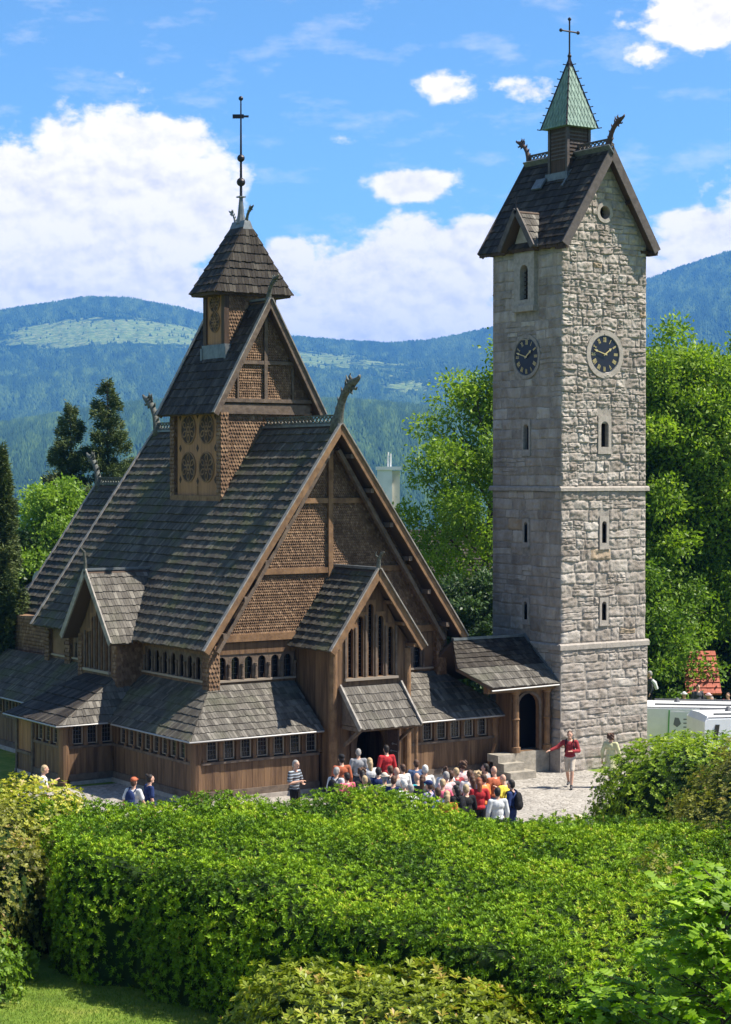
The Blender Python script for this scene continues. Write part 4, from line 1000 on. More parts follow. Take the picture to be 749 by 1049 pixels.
# ridge, crestings, dragons
cresting(ch, (xc, VY0+.2, RZ+.05), (xc, 6.4, RZ+.05), .27); cresting(ch, (xc, 9.7, RZ+.05), (xc, VY1-.2, RZ+.05), .27)
mb = MB(); mb.beam((xc, VY0, RZ+.03), (xc, VY1, RZ+.03), .2, .07); mb.build('ridge_cap', 'lead', ch)
dragon(ch, (xc, VY0+.12, RZ+.12), (0, -1, 0), 1.38); dragon(ch, (xc, VY1-.12, RZ+.12), (0, 1, 0), 1.25)
# left gable dormer (above the bay)
DX, DY, DE, DR, DH = -12.95, 8.28, 4.34, 6.56, 1.80
gable_roof_x(ch, 'dormer_roof', DY, DH, DE, DR, DX, xc-NH-.1+.05, -10.2, 10, 'shingle_silver', .03)
fr2 = LEFT(DX+.42)
def lancets(fr, c, offs, sill, tops, w, m='beam_wood', W=None, gable=None):
    st = abs(offs[1]-offs[0]); lo, hi = c+offs[0]-st/2, c+offs[-1]+st/2
    mb = MB()
    for o_, t in zip(offs, tops):
        top = t+.12
        arch_frame(mb, fr, c+o_, sill, w, t-sill, st/2-.001, sill-.02, top, -.12, .0)
    wn = mb.build('lancet_window', m, ch)
    for o_, t in zip(offs, tops):
        p = MB(); fr.box(p, c+o_-w/2-.01, c+o_+w/2+.01, sill, t+.01, -.2, -.17); p.build('pane', 'glass_dark', wn)
        q = MB()
        for z in np.arange(sill+.12, t, .13): fr.box(q, c+o_-w/2, c+o_+w/2, z, z+.012, -.168, -.155)
        q.build('glazing_bars', 'muntin', wn)
    fb = MB()
    for i in range(len(offs)+1): u = c+offs[0]+st*(i-.5); tt = min(tops[min(i, len(offs)-1)], tops[max(i-1, 0)]); fr.box(fb, u-.035, u+.035, sill-.02, tt+.02, .002, .045)
    for o_, t in zip(offs, tops):
        fr.box(fb, c+o_+w/2-.004, c+o_+w/2+.012, sill, t-w/2, -.02, .012)
    fb.build('mullions', 'window_frame' if False else 'beam_weathered', wn)
    sb = MB(); fr.box(sb, lo-.05, hi+.05, sill-.1, sill-.02, -.12, .09); sb.build('sill', 'window_frame', wn)
    return lo, hi
offs = [-.72, -.36, 0, .36, .72]
lo, hi = lancets(fr2, -DY, offs, 3.38, [4.55, 5.05, 5.5, 5.05, 4.55], .19)
def gable_bay_wall(fr, c, lo, hi, hw, z0, sill, ez, rz_, tops, offs, st, top_n=0.0):
    """the wall round the lancets: two piers, the part below and the gable above"""
    mb = MB(); fr.box(mb, c-hw, lo, z0, ez+.25, -.3, -.01); fr.box(mb, hi, c+hw, z0, ez+.25, -.3, -.01); fr.box(mb, lo, hi, z0, sill-.1, -.3, -.012)
    sl_ = (rz_-ez)/hw*.92
    lim = lambda u: rz_-.12-abs(u-c)*sl_
    for o_, t in zip(offs, tops):
        a, b = c+o_-st/2, c+o_+st/2; za = t+.12
        if abs(o_) < 1e-6: fr.poly(mb, [(a, za), (b, za), (b, max(lim(b), za+.01)), (c, max(lim(c), za+.02)), (a, max(lim(a), za+.01))], -.3, -.011)
        else:
            l1, l2 = lim(a), lim(b)
            fr.poly(mb, [(a, za), (b, za), (b, max(l2, za+.01)), (a, max(l1, za+.01))], -.3, -.011)
    for s in (-1, 1):
        e = c+s*hw; i_ = lo if s < 0 else hi
        fr.poly(mb, [(e, ez+.25), (i_, ez+.25), (i_, lim(i_)), (e, max(lim(e), ez+.26))], -.3, -.012)
    return mb.build('bay_wall', 'plank_brown', ch)
gable_bay_wall(fr2, -DY, lo, hi, 1.38, 2.0, 3.38, DE-.1, DR, [4.55, 5.05, 5.5, 5.05, 4.55], offs, .36)
def side_wall(parent_name, x0, x1, y0, y1, z0, z1, faces, m='scale_cladding'):
    mb = MB(); mb.box(x0, x1, y0, y1, z0, z1); n = int((z1-z0)/.12)
    if 'F' in faces: slope(mb, (x0, y0, z0), (x1, y0, z0), (x1, y0, z1), (x0, y0, z1), n, .10, .024, True, .006)
    if 'L' in faces: slope(mb, (x0, y1, z0), (x0, y0, z0), (x0, y0, z1), (x0, y1, z1), n, .10, .024, True, .006)
    return mb.build(parent_name, m, ch)
side_wall('bay_wall', DX+.44, NX0+.3, DY-1.38, DY-1.28, 1.9, 4.62, 'F'); side_wall('bay_wall', DX+.44, NX0+.3, DY+1.28, DY+1.38, 1.9, 4.62, '')
side_wall('bay_pier', DX+.40, DX+.62, DY-1.40, DY-1.12, 2.2, 4.45, 'FL'); side_wall('bay_pier', DX+.40, DX+.62, DY+1.12, DY+1.40, 2.2, 4.45, 'FL')
mb = MB(); mb.tube([(DX, DY, DR), (DX-.02, DY, DR+.35), (DX-.05, DY, DR+.62), (DX-.2, DY, DR+.78)], [.06, .05, .045, .015], 7); mb.build('dormer_finial', 'dragon_wood', ch)
mb = MB(); mb.beam((DX, DY, DR+.05), (-10.2, DY, DR+.05), .12, .07); mb.build('ridge_cap', 'lead', ch)
# entrance bay at the front with its own gable, lancets and porch roof
PX, PY, PE, PR, PH = xc+.2, .08, 4.38, 6.78, 1.72
roof(ch, 'entrance_roof', [((PX-PH, 2.7, PE), (PX-PH, PY, PE), (PX, PY, PR), (PX, 2.7, PR)), ((PX+PH, PY, PE), (PX+PH, 2.7, PE), (PX, 2.7, PR), (PX, PY, PR))], 11, 'shingle_mossy', .11, .05)
mb = MB(); cb = MB()
for s in (-1, 1):
    n = Vector((s*(PR-PE), 0, PH)).normalized(); a = Vector((PX+s*(PH+.02), PY-.04, PE-.02)); b = Vector((PX, PY-.04, PR+.02))
    mb.prism([a+n*.03, b+n*.03, b-Vector((0, 0, .34)), a-n*.19], (0, .06, 0)); cb.beam(a+n*.055, b+n*.055, .12, .035, n)
    for t in (.1, .38, .66): mb.beam((PX+s*(PH-.2)*(1-t), PY, PE-.2+(PR-PE)*t), (PX+s*(PH-.2)*(1-t), PY+.6, PE-.2+(PR-PE)*t), .1, .1)
mb.each('verge_board', 'beam_wood', ch, k=4); cb.each('verge_cap', 'verge_grey', ch)
fr3 = FRONT(PY+.42); tops = [5.0, 5.35, 5.72, 5.35, 5.0]; offs = [-.74, -.37, 0, .37, .74]
lo, hi = lancets(fr3, PX, offs, 3.5, tops, .18)
gable_bay_wall(fr3, PX, lo, hi, 1.38, 2.4, 3.5, PE-.1, PR, tops, offs, .37)
mb = MB(); mb.box(PX-1.38, PX-1.28, PY+.72, 3.0, 0, 4.5); mb.box(PX+1.28, PX+1.38, PY+.72, 3.0, 0, 4.5); mb.box(PX-1.38, PX-.75, PY+.46, PY+.72, 0, 2.42); mb.box(PX+.72, PX+1.38, PY+.46, PY+.72, 0, 2.42)
mb.box(PX-.75, PX+.72, PY+.46, PY+.72, 2.05, 2.42)
mb.build('bay_wall', 'plank_brown', ch)
mb = MB(); mb.tube([(PX-1.36, PY+.46, 0), (PX-1.36, PY+.46, .3), (PX-1.34, PY+.46, 4.3)], [.17, .14, .12], 12); mb.tube([(PX+1.38, PY+.46, 0), (PX+1.38, PY+.46, 4.3)], [.14, .12], 12); mb.each('corner_post', 'beam_wood', ch)
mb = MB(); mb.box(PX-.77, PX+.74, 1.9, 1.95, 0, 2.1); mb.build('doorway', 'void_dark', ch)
mb = MB(); arch_frame(mb, FRONT(PY+.44), PX-.01, 0, 1.06, 1.98, .73, 0, 2.3, -.1, .05); mb.build('door_arch', 'plank_dark', ch)
mb = MB(); u = PX+.62; mb.box(u, u+.05, PY-.15, PY+.4, .05, 1.95); mb.build('open_door', 'dragon_brown', ch)
mb = MB()
for (z, l) in ((1.2, .3), (1.42, .22), (.75, .26)): mb.tube([(u-.01, PY-.1, z), (u-.01, PY-.1+l, z)], .014, 5); mb.ball((u-.01, PY-.1+l, z), .035, 6, 4)
mb.build('door_ironwork', 'zinc_gutter', ch)
py0 = PY-.72; qx0, qx1 = PX-1.12, PX+1.06
roof(ch, 'porch_roof', [((qx0, py0, 2.06), (qx1, py0, 2.06), (qx1, PY+.40, 3.22), (qx0, PY+.40, 3.22))], 5, 'shingle_silver', .10, .026)
mb = MB()
for x in (qx0-.03, qx1+.03): mb.beam((x, py0-.02, 2.06), (x, PY+.40, 3.26), .06, .16, (0, -.7, .7))
mb.each('porch_verge', 'verge_grey', ch)
mb = MB()
for x in (qx0+.1, qx1-.1): mb.beam((x, py0+.15, 2.02), (x, PY+.4, 2.02), .1, .12); mb.beam((x, py0+.2, 2.0), (x, PY+.35, 1.45), .08, .1)
mb.prism([(qx0+.04, py0+.2, 2.1), (qx0+.04, PY+.4, 2.1), (qx0+.04, PY+.4, 3.1)], (.03, 0, 0))
mb.each('porch_bracket', 'beam_weathered', ch)
mb = MB(); mb.tube([(qx1-.08, py0+.12, 0), (qx1-.08, py0+.12, 2.05)], .06, 10); mb.build('porch_post', 'beam_wood', ch)
mb = MB(); z_ = PR+.05; mb.tube([(PX, PY+.02, PR), (PX, PY-.03, z_+.28), (PX, PY-.16, z_+.45), (PX, PY-.3, z_+.5)], [.07, .055, .05, .02], 8)
for s in (-1, 1): mb.tube([(PX, PY-.02, z_+.3), (PX+.12*s, PY-.02, z_+.4), (PX+.1*s, PY-.02, z_+.52)], [.03, .025, .01], 6)
mb.build('entrance_finial', 'dragon_wood', ch)
mb = MB(); mb.beam((PX, PY, PR+.04), (PX, 2.6, PR+.04), .14, .08); mb.build('ridge_cap', 'lead', ch)
# middle turret
TX0, TX1, TY0, TY1 = xc-1.6, xc+1.6, 6.5, 9.7; TZ = 11.72
mb = MB(); mb.box(TX0, TX1, TY0, TY1, 7.5, TZ+.3)
fr4 = FRONT(TY0); slope(mb, (TX0+.18, TY0, 8.2), (TX1-.18, TY0, 8.2), (TX1-.18, TY0, TZ-.02), (TX0+.18, TY0, TZ-.02), 30, .1, .026, True, .006)
mb.build('turret_wall', 'scale_cladding', ch)
for (x, y) in ((TX0, TY0), (TX0, TY1), (TX1, TY0)): 
    scale_post(x-.13, x+.17, y-.13, y+.17, 8.0 if x < xc else 8.0, TZ, 'turret_post')
def rosette(fr, u, v, r, p):
    d = MB(); disc(d, fr, u, v, r, .03, .036, 24); o = d.build('rosette', 'carving_dark', p)
    w2 = MB(); ring(w2, fr, u, v, r*.93, r*1.03, .034, .06, 24); ring(w2, fr, u, v, r*.12, r*.26, .036, .056, 12)
    for k in range(6):
        a = 2*math.pi*(k+.5)/6; ir = Vector((math.cos(a), math.sin(a))); tg = Vector((-ir.y, ir.x))
        cx_, cy_ = u+ir.x*r*.6, v+ir.y*r*.6
        for j in range(10):
            t0, t1 = 2*math.pi*j/10, 2*math.pi*(j+1)/10
            q = lambda t, s: (cx_+ir.x*math.cos(t)*r*.32*s+tg.x*math.sin(t)*r*.21*s, cy_+ir.y*math.cos(t)*r*.32*s+tg.y*math.sin(t)*r*.21*s)
            fr.poly(w2, [q(t0, .62), q(t0, 1), q(t1, 1), q(t1, .62)], .036, .056, .5)
    w2.build('carved_ring', 'beam_wood', p); return o
fr5 = LEFT(TX0-.0)
mb = MB(); fr5.box(mb, -TY1+.2, -TY0-.2, 8.95, TZ-.04, 0, .03); pn = mb.build('carved_panel', 'pale_panel', ch)
yv = (TY0+TY1)/2
for du in (-.62, .62):
    for dv in (-.62, .62): rosette(fr5, -yv+du, 10.55+dv*1.02, .5, pn)
mb = MB()
for du, dv in ((-1.2, 0), (1.2, 0), (0, 1.1), (0, -1.1), (0, 0), (-1.2, 1.05), (1.2, 1.05), (-1.2, -1.05), (1.2, -1.05)): fr5.poly(mb, [(-yv+du-.09, 10.55+dv), (-yv+du, 10.55+dv-.13), (-yv+du+.09, 10.55+dv), (-yv+du, 10.55+dv+.13)], .031, .036)
mb.build('piercings', 'carving_dark', pn)
mb = MB(); fr5.box(mb, -TY1-.1, -TY0+.1, 8.6, 8.98, -.05, .14); fr5.box(mb, -yv-.02, -yv+.02, 8.95, 9.3, .03, .05); mb.build('panel_sill', 'beam_wood', ch)
ME, MR, MH = 11.68, 15.42, 2.10; MY0, MY1 = 6.12, 10.0
roof(ch, 'turret_roof', [((xc-MH, MY1, ME), (xc-MH, MY0, ME), (xc, MY0, MR), (xc, MY1, MR)), ((xc+MH, MY0, ME), (xc+MH, MY1, ME), (xc, MY1, MR), (xc, MY0, MR))], 13, 'shingle_dark', .15, .03)
verge(MY0-.04, MH+.02, ME-.02, MR+.02, .17, m='beam_weathered', inner=False); verge(MY1, MH+.02, ME-.02, MR+.02, .17, m='beam_weathered')
hw2 = lambda z: (MR-.1-z)/((MR-ME)/MH)
mb = MB(); fr6 = FRONT(TY0-.02); fr6.poly(mb, [(xc-hw2(11.8), 11.8), (xc+hw2(11.8), 11.8), (xc, MR-.1)], -.12, 0)
clad(mb, 12.15, MR-.2, f=fr6, hw=hw2); mb.build('gable_wall', 'scale_cladding', ch)
mb = MB(); fr6.box(mb, xc-1.72, xc+1.72, 11.66, 11.98, .0, .1); fr6.box(mb, xc-hw2(12.1)+.05, xc+hw2(12.1)-.05, 12.04, 12.16, .02, .14); fr6.box(mb, xc-hw2(13.3), xc+hw2(13.3), 13.3, 13.42, .02, .09); fr6.box(mb, xc-.06, xc+.06, 12.16, MR-.3, .02, .1)
for s in (-1, 1): fr6.box(mb, xc+s*1.05-.03, xc+s*1.05+.03, 12.16, 13.2, .02, .08)
mb.each('gable_timber', 'beam_weathered', ch)
dragon(ch, (xc, MY0+.08, MR+.05), (0, -1, 0), .72)
mb = MB(); mb.beam((xc, MY0, MR+.03), (xc, MY1, MR+.03), .14, .07); mb.build('ridge_cap', 'lead', ch)
# top lantern
lx, ly, lcy = .98, .66, 8.02
mb = MB(); mb.box(xc-lx, xc+lx, lcy-ly, lcy+ly, 13.0, 16.1)
slope(mb, (xc-lx+.1, lcy-ly, 13.4), (xc+lx-.1, lcy-ly, 13.4), (xc+lx-.1, lcy-ly, 16.0), (xc-lx+.1, lcy-ly, 16.0), 22, .1, .024, True, .006)
mb.build('lantern_wall', 'scale_cladding', ch)
fr7 = LEFT(xc-lx); mb = MB(); fr7.box(mb, -lcy-ly+.16, -lcy+ly-.16, 14.0, 15.98, 0, .03); pn = mb.build('carved_panel', 'pale_panel', ch)
rosette(fr7, -lcy, 14.75, .34, pn); rosette(fr7, -lcy, 15.42, .34, pn)
mb = MB(); fr7.box(mb, -lcy-ly-.06, -lcy-ly+.15, 13.6, 16.0, -.1, .08); fr7.box(mb, -lcy+ly-.15, -lcy+ly+.06, 13.6, 16.0, -.1, .08); mb.each('lantern_post', 'plank_dark', ch)
mb = MB(); fr7.box(mb, -lcy-ly-.12, -lcy+ly+.12, 13.42, 14.0, -.2, .1); fr7.box(mb, -lcy-ly-.2, -lcy-ly-.08, 13.3, 13.9, -.2, .12); fr7.box(mb, -lcy+ly+.08, -lcy+ly+.2, 13.3, 13.9, -.2, .12); mb.build('flashing', 'lead', ch)
ex_, ey_, e0 = 1.52, .86, 15.72; mx_, my_, mz = .86, .56, 16.72; ax_, ay_, az_ = .17, .42, 17.92
S1 = []; 
def hip(a, b):
    (x0, y0, z0), (x1, y1, z1) = a, b; c0 = lcy
    return [((xc-x0, c0+y0, z0), (xc-x0, c0-y0, z0), (xc-x1, c0-y1, z1), (xc-x1, c0+y1, z1)), ((xc-x0, c0-y0, z0), (xc+x0, c0-y0, z0), (xc+x1, c0-y1, z1), (xc-x1, c0-y1, z1)),
            ((xc+x0, c0-y0, z0), (xc+x0, c0+y0, z0), (xc+x1, c0+y1, z1), (xc+x1, c0-y1, z1)), ((xc+x0, c0+y0, z0), (xc-x0, c0+y0, z0), (xc-x1, c0+y1, z1), (xc+x1, c0+y1, z1))]
ym = .86-(.86-.42)*.5
A_, B_, C_ = (1.50, .88, 15.72), (.86, .66, 16.78), (.17, .45, 17.95)
roof(ch, 'lantern_roof', hip(A_, B_)+hip(B_, C_), [4]*4+[4]*4, 'shingle_dark', .12, .035)
mb = MB(); mb.box(xc-1.45, xc+1.45, lcy-.82, lcy+.82, 15.62, 15.71); mb.build('lantern_eaves', 'plank_dark', ch)
mb = MB(); mb.hexa([(xc-.2, lcy-.48, 17.88), (xc+.2, lcy-.48, 17.88), (xc+.2, lcy+.48, 17.88), (xc-.2, lcy+.48, 17.88), (xc-.1, lcy-.42, 18.18), (xc+.1, lcy-.42, 18.18), (xc+.1, lcy+.42, 18.18), (xc-.1, lcy+.42, 18.18)])
mb.tube([(xc, lcy, 18.1), (xc, lcy, 18.4), (xc, lcy, 19.0)], [.19, .12, .06], 8); mb.box(xc-.12, xc+.12, lcy-.12, lcy+.12, 18.98, 19.02)
sp = mb.build('spire_base', 'lead', ch)
mb = MB(); mb.tube([(xc, lcy, 19.0), (xc, lcy, 20.2), (xc, lcy, 22.35)], [.05, .04, .022], 8); mb.ball((xc, lcy, 19.5), .15); mb.ball((xc, lcy, 20.3), .13); mb.ball((xc, lcy, 22.3), .08); mb.build('spire_rod', 'dark_metal', sp)
mb = MB(); mb.beam(Vector((xc, lcy, 21.7))-RT*.28, Vector((xc, lcy, 21.7))+RT*.1, .02, .14); mb.beam(Vector((xc, lcy, 21.7))+RT*.1, Vector((xc, lcy, 21.7))+RT*.26, .02, .07); mb.build('weather_vane', 'dark_metal', sp)
dragon(ch, (xc, lcy-.38, 18.12), (0, -1, 0), .52, 'dragon_wood'); dragon(ch, (xc, lcy+.38, 18.12), (0, 1, 0), .5, 'lead')
# choir with its lower roof, and the apse behind
CX, CE, CR, CY = 3.5, 4.32, 9.25, 19.1
roof(ch, 'choir_roof', [((xc-CX, CY, CE), (xc-CX, VY1+.05, CE), (xc, VY1+.05, CR), (xc, CY, CR)), ((xc+CX, VY1+.05, CE), (xc+CX, CY, CE), (xc, CY, CR), (xc, VY1+.05, CR))], 19, 'shingle_mossy', .11, .058)
mb = MB(); cb = MB()
for s in (-1, 1):
    n = Vector((s*(CR-CE), 0, CX)).normalized(); a = Vector((xc+s*CX, CY, CE)); b = Vector((xc, CY, CR)); cb.beam(a+n*.05, b+n*.05, .14, .04, n)
cb.each('verge_cap', 'verge_grey', ch)
mb = MB(); mb.box(xc-2.9, xc+2.9, NY1, CY-.4, 2.5, 4.6); mb.prism([(xc-3.1, CY-.4, 4.5), (xc+3.1, CY-.4, 4.5), (xc, CY-.4, CR-.2)], (0, -.1, 0)); mb.build('choir_wall', 'plank_brown', ch)
side_wall('choir_wall', -11.2, -10.2, 13.8, 18.7, 2.6, 4.5, 'FL')
scale_post(-11.75, -11.4, 13.75, 14.1, 3.0, 4.5)
cresting(ch, (xc, VY1+.3, CR+.03), (xc, CY-.2, CR+.03), .26); dragon(ch, (xc, CY-.15, CR+.08), (0, 1, 0), 1.15)
mb = MB(); mb.box(LX+.1, RX-4, BY, 19.4, 0, 1.95); mb.box(-12.7, -10, 13.9, 19.4, 1.9, 2.1); mb.build('inner_wall', 'carving_dark', ch)
# round apse and its rounded copper dormer
mb = MB(); k = 14; acx, acy, ar = xc, 19.3, 2.7
mb.tube([(acx, acy, 0), (acx, acy, 5.0)], [ar, ar], 20); mb.build('apse_wall', 'plank_brown', ch)
mb = MB(); mb.tube([(acx, acy, 4.9), (acx, acy, 5.1), (acx, acy, 7.2)], [ar+.3, ar+.3, .1], 24); mb.build('apse_roof', 'shingle_dark', ch)
cp = Vector((-9.5, 19.6, 5.1)); dn_ = (Vector((-1, .1, 0))).normalized(); sd_ = Vector((0, 1, 0))
mb = MB(); A1 = [(math.cos(math.pi*i/10)*.62, math.sin(math.pi*i/10)*.55+.35) for i in range(11)]; A1 = [(.62, -.35)]+A1+[(-.62, -.35)]
mb.prism([cp+sd_*a+Vector((0, 0, b)) for a, b in A1], -dn_*1.9); o = mb.build('copper_dormer', 'copper_pale', ch)
mb = MB(); mb.prism([cp+dn_*.01+sd_*a*.68+Vector((0, 0, b*.75)) for a, b in A1], dn_*.02); mb.build('pane', 'glass_dark', o)
# ------------------------------------------------------------------ covered walkway between church and tower
wk = thing('covered_walkway', 'low arched timber walkway joining the church to the tower', 'walkway', (-.9, 1.2, 0))
gy = .42
mb = MB(); mb.box(-1.66, -.14, gy, 3.2, -.1, .72); mb.build('platform', 'stone_step', wk)
mb = MB(); mb.box(-2.45, -1.42, -.5, gy-.004, 0, .24); mb.build('step', 'stone_step', wk)
mb = MB(); mb.box(-2.45, -1.62, -.15, gy-.004, .244, .48); mb.build('step', 'stone_step', wk)
mb = MB(); mb.box(-2.45, -1.75, .15, gy+.3, .484, .72); mb.build('step', 'stone_step', wk)
fr = FRONT(gy+.05)
mb = MB(); arch_frame(mb, fr, -.98, .74, .86, 1.86, .62, .73, 2.95, -.14, 0); fr.box(mb, -1.66, -1.603, .73, 2.95, -.14, -.002); fr.box(mb, -.357, -.06, .73, 2.95, -.14, -.002); mb.build('arch_wall', 'beam_wood', wk)
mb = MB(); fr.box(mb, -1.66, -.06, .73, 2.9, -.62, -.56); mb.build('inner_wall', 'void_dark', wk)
mb = MB(); ring_ = arch_pts(-.98, .74, .86, 1.86)
for i in range(len(ring_)-1):
    (a0, b0), (a1, b1) = ring_[i], ring_[i+1]; s0 = 1+.1; 
    f_ = lambda a, b: (-.98+(a+.98)*1.2, b+(.07 if b > 2.15 else 0))
    fr.poly(mb, [(a0, b0), (a1, b1), f_(a1, b1), f_(a0, b0)], .003, .05, .5)
mb.build('arch_trim', 'beam_weathered', wk)
for x in (-1.58, -.30):
    mb = MB(); mb.tube([(x, gy-.08, .73), (x, gy-.08, .9), (x, gy-.08, .92), (x, gy-.08, 1.75), (x, gy-.08, 1.8), (x, gy-.08, 1.85), (x, gy-.08, 2.6), (x, gy-.08, 2.62), (x, gy-.08, 2.78)], [.15, .15, .105, .10, .13, .10, .10, .14, .15], 12)
    mb.build('column', 'beam_wood', wk)
mb = MB(); mb.box(-2.8, -.06, gy-.2, gy+.04, 2.70, 2.94); mb.build('eaves_beam', 'beam_wood', wk)
mb = MB(); mb.box(-1.73, -1.665, gy+.0, 1.2, .1, 2.9); mb.build('end_wall', 'plank_brown', wk)
gx_l = -3.0
e1, m1z = 2.92, 3.515
roof(wk, 'walkway_roof', [((-2.8, 0, e1), (-.02, 0, e1), (-.02, .79, m1z), (-3.6, .79, m1z))], 3, 'shingle_silver', .10, .026)
roof(wk, 'walkway_roof', [((-3.6, .79, m1z), (-.02, .79, m1z), (-.02, 1.85, 4.3), (-3.0, 1.85, 4.3)), ((-.02, 3.4, 2.92), (-3.6, 3.4, 2.92), (-3.0, 1.85, 4.3), (-.02, 1.85, 4.3))], 6, 'shingle_dark', .13, .03)  # dark shingles on the upper slope paint in the tower's cast shadow
mb = MB(); mb.tube([(-2.85, gy-.46, 2.82), (-.1, gy-.46, 2.86)], .03, 6); mb.build('gutter', 'zinc_gutter', wk)
mb = MB(); mb.beam((gx_l, 1.85, 4.34), (-.02, 1.85, 4.34), .14, .08); mb.beam((-.06, gy-.4, 2.98), (-.06, 1.85, 4.38), .1, .06, (0, -.6, .8)); mb.build('ridge_cap', 'lead', wk)
mb = MB(); mb.beam((-2.62, .62, .05), (-2.05, .82, 1.0), .07, .05); tag(mb.build('leaning_board', 'pale_panel'), 'loose wooden board leaning against the church wall beside the stone steps', 'board')
# ------------------------------------------------------------------ bushes in front
hedge_poly = [(-7.9, 45.4), (-6.9, 41), (-6.3, 37.3), (-4.6, 36.0), (-3.1, 34.9), (-1.3, 33.2), (.4, 31.2), (1.8, 29.6), (3.3, 28.6), (6.3, 28.2), (8.4, 36), (8.2, 43.2), (5.2, 43.6), (3.6, 44.2), (2.2, 46.0), (.6, 47.4), (-1.0, 47.4), (-3.0, 45.6), (-6.0, 45.2)]
def hedge_h(X, Z): return 2.34-(.46-.26*sm(-1.2, -3, X))*sm(38.5, 45, Z)+.16*np.exp(-((X+.2)/1.3)**2-((Z-46)/1.6)**2)-.1*sm(33, 29, Z)-.18*np.exp(-((X-2.8)/.9)**2-((Z-43.4)/1.3)**2)
bush('wide evergreen rhododendron hedge filling the foreground below the church', 'hedge', hedge_poly, 2.2, 'leaf_rhodo', leaf=.10, k=8, dens=92, tilt=.8, core_in=.26, grid=200, name='rhododendron_hedge', seed=3, hfun=hedge_h, edge=.55, lump=.22, wild=.05, lumps=1.7, asp=.24)
bush('rhododendron bush with reddish tipped leaves at the bottom centre', 'bush', [(-2.0, 30.1), (-1.6, 28.2), (0, 27.2), (2.2, 27.2), (2.7, 28.6), (2.4, 30.2), (1.5, 31.0), (.2, 31.4), (-1.2, 31.0)], 1.55, 'leaf_rhodo_olive', leaf=.135, k=7, dens=44, seed=8, lump=.2, lumps=1.0, hfun=lambda X, Z: 2.0+0*X, asp=.32)
bush('yellow-green leafed bush at the left edge near the church', 'bush', [(-9.6, 44), (-8.8, 41.5), (-7.5, 41.8), (-6.3, 43.2), (-6.1, 45.3), (-7.0, 46.6), (-9.8, 46.8)], 2.75, 'leaf_yellow', leaf=.10, k=6, dens=42, seed=12, lump=.2, hfun=lambda X, Z: 2.52+0*X, lumps=1.0, asp=.5)
bush('brownish green bush at the left edge in front of the yellow bush', 'bush', [(-9.2, 41.4), (-9.0, 37.0), (-7.4, 36.4), (-6.4, 38.2), (-6.3, 41), (-7.0, 42.4), (-8.6, 42.4)], 2.45, 'leaf_brownish', leaf=.10, k=6, dens=42, seed=15, lump=.3, lumps=.9, asp=.45, hfun=lambda X, Z: 1.55+1.0*sm(36.5, 41, Z))
bush('low shrub beside the lawn in the lower left corner', 'shrub', [(-7.6, 36.8), (-7.3, 34.6), (-6.35, 34.7), (-6.1, 36.2), (-6.6, 37.2)], 1.2, 'leaf_ash', leaf=.10, k=6, dens=42, seed=17, lump=.25, lumps=.8, asp=.42)
bush('round clipped green bush right of the plaza in front of the white vans', 'bush', [(6.3, 53.6), (6.0, 51.4), (6.6, 49.4), (8.2, 48.6), (10.2, 48.8), (11.5, 51), (11.2, 53.8), (9.6, 55.4), (7.6, 55.2)], 2.6, 'leaf_round', leaf=.105, k=6, dens=44, seed=21, lump=.18, lumps=1.5, edge=2.3, asp=.42)
bush('straggly yellowish brown bush at the right edge below the round bush', 'bush', [(7.3, 46.6), (6.6, 43), (6.9, 38), (7.6, 35.6), (9.8, 35.6), (10.4, 43), (9.8, 47)], 2.5, 'leaf_brownish', leaf=.10, k=5, dens=38, seed=25, lump=.42, lumps=.9, asp=.42, wild=.10, hfun=lambda X, Z: 2.45+.9*sm(7.2, 9.0, X))
bush('thin reddish brown shrub between the hedge and the young oak', 'shrub', [(4.3, 36.2), (4.4, 33.2), (5.3, 32.2), (6.0, 33.5), (6.1, 36), (5.4, 37.2)], 2.7, 'leaf_brownish', leaf=.085, k=5, dens=30, seed=29, lump=.4, lumps=.7, asp=.4, wild=.12, hfun=lambda X, Z: 2.75+0*X)

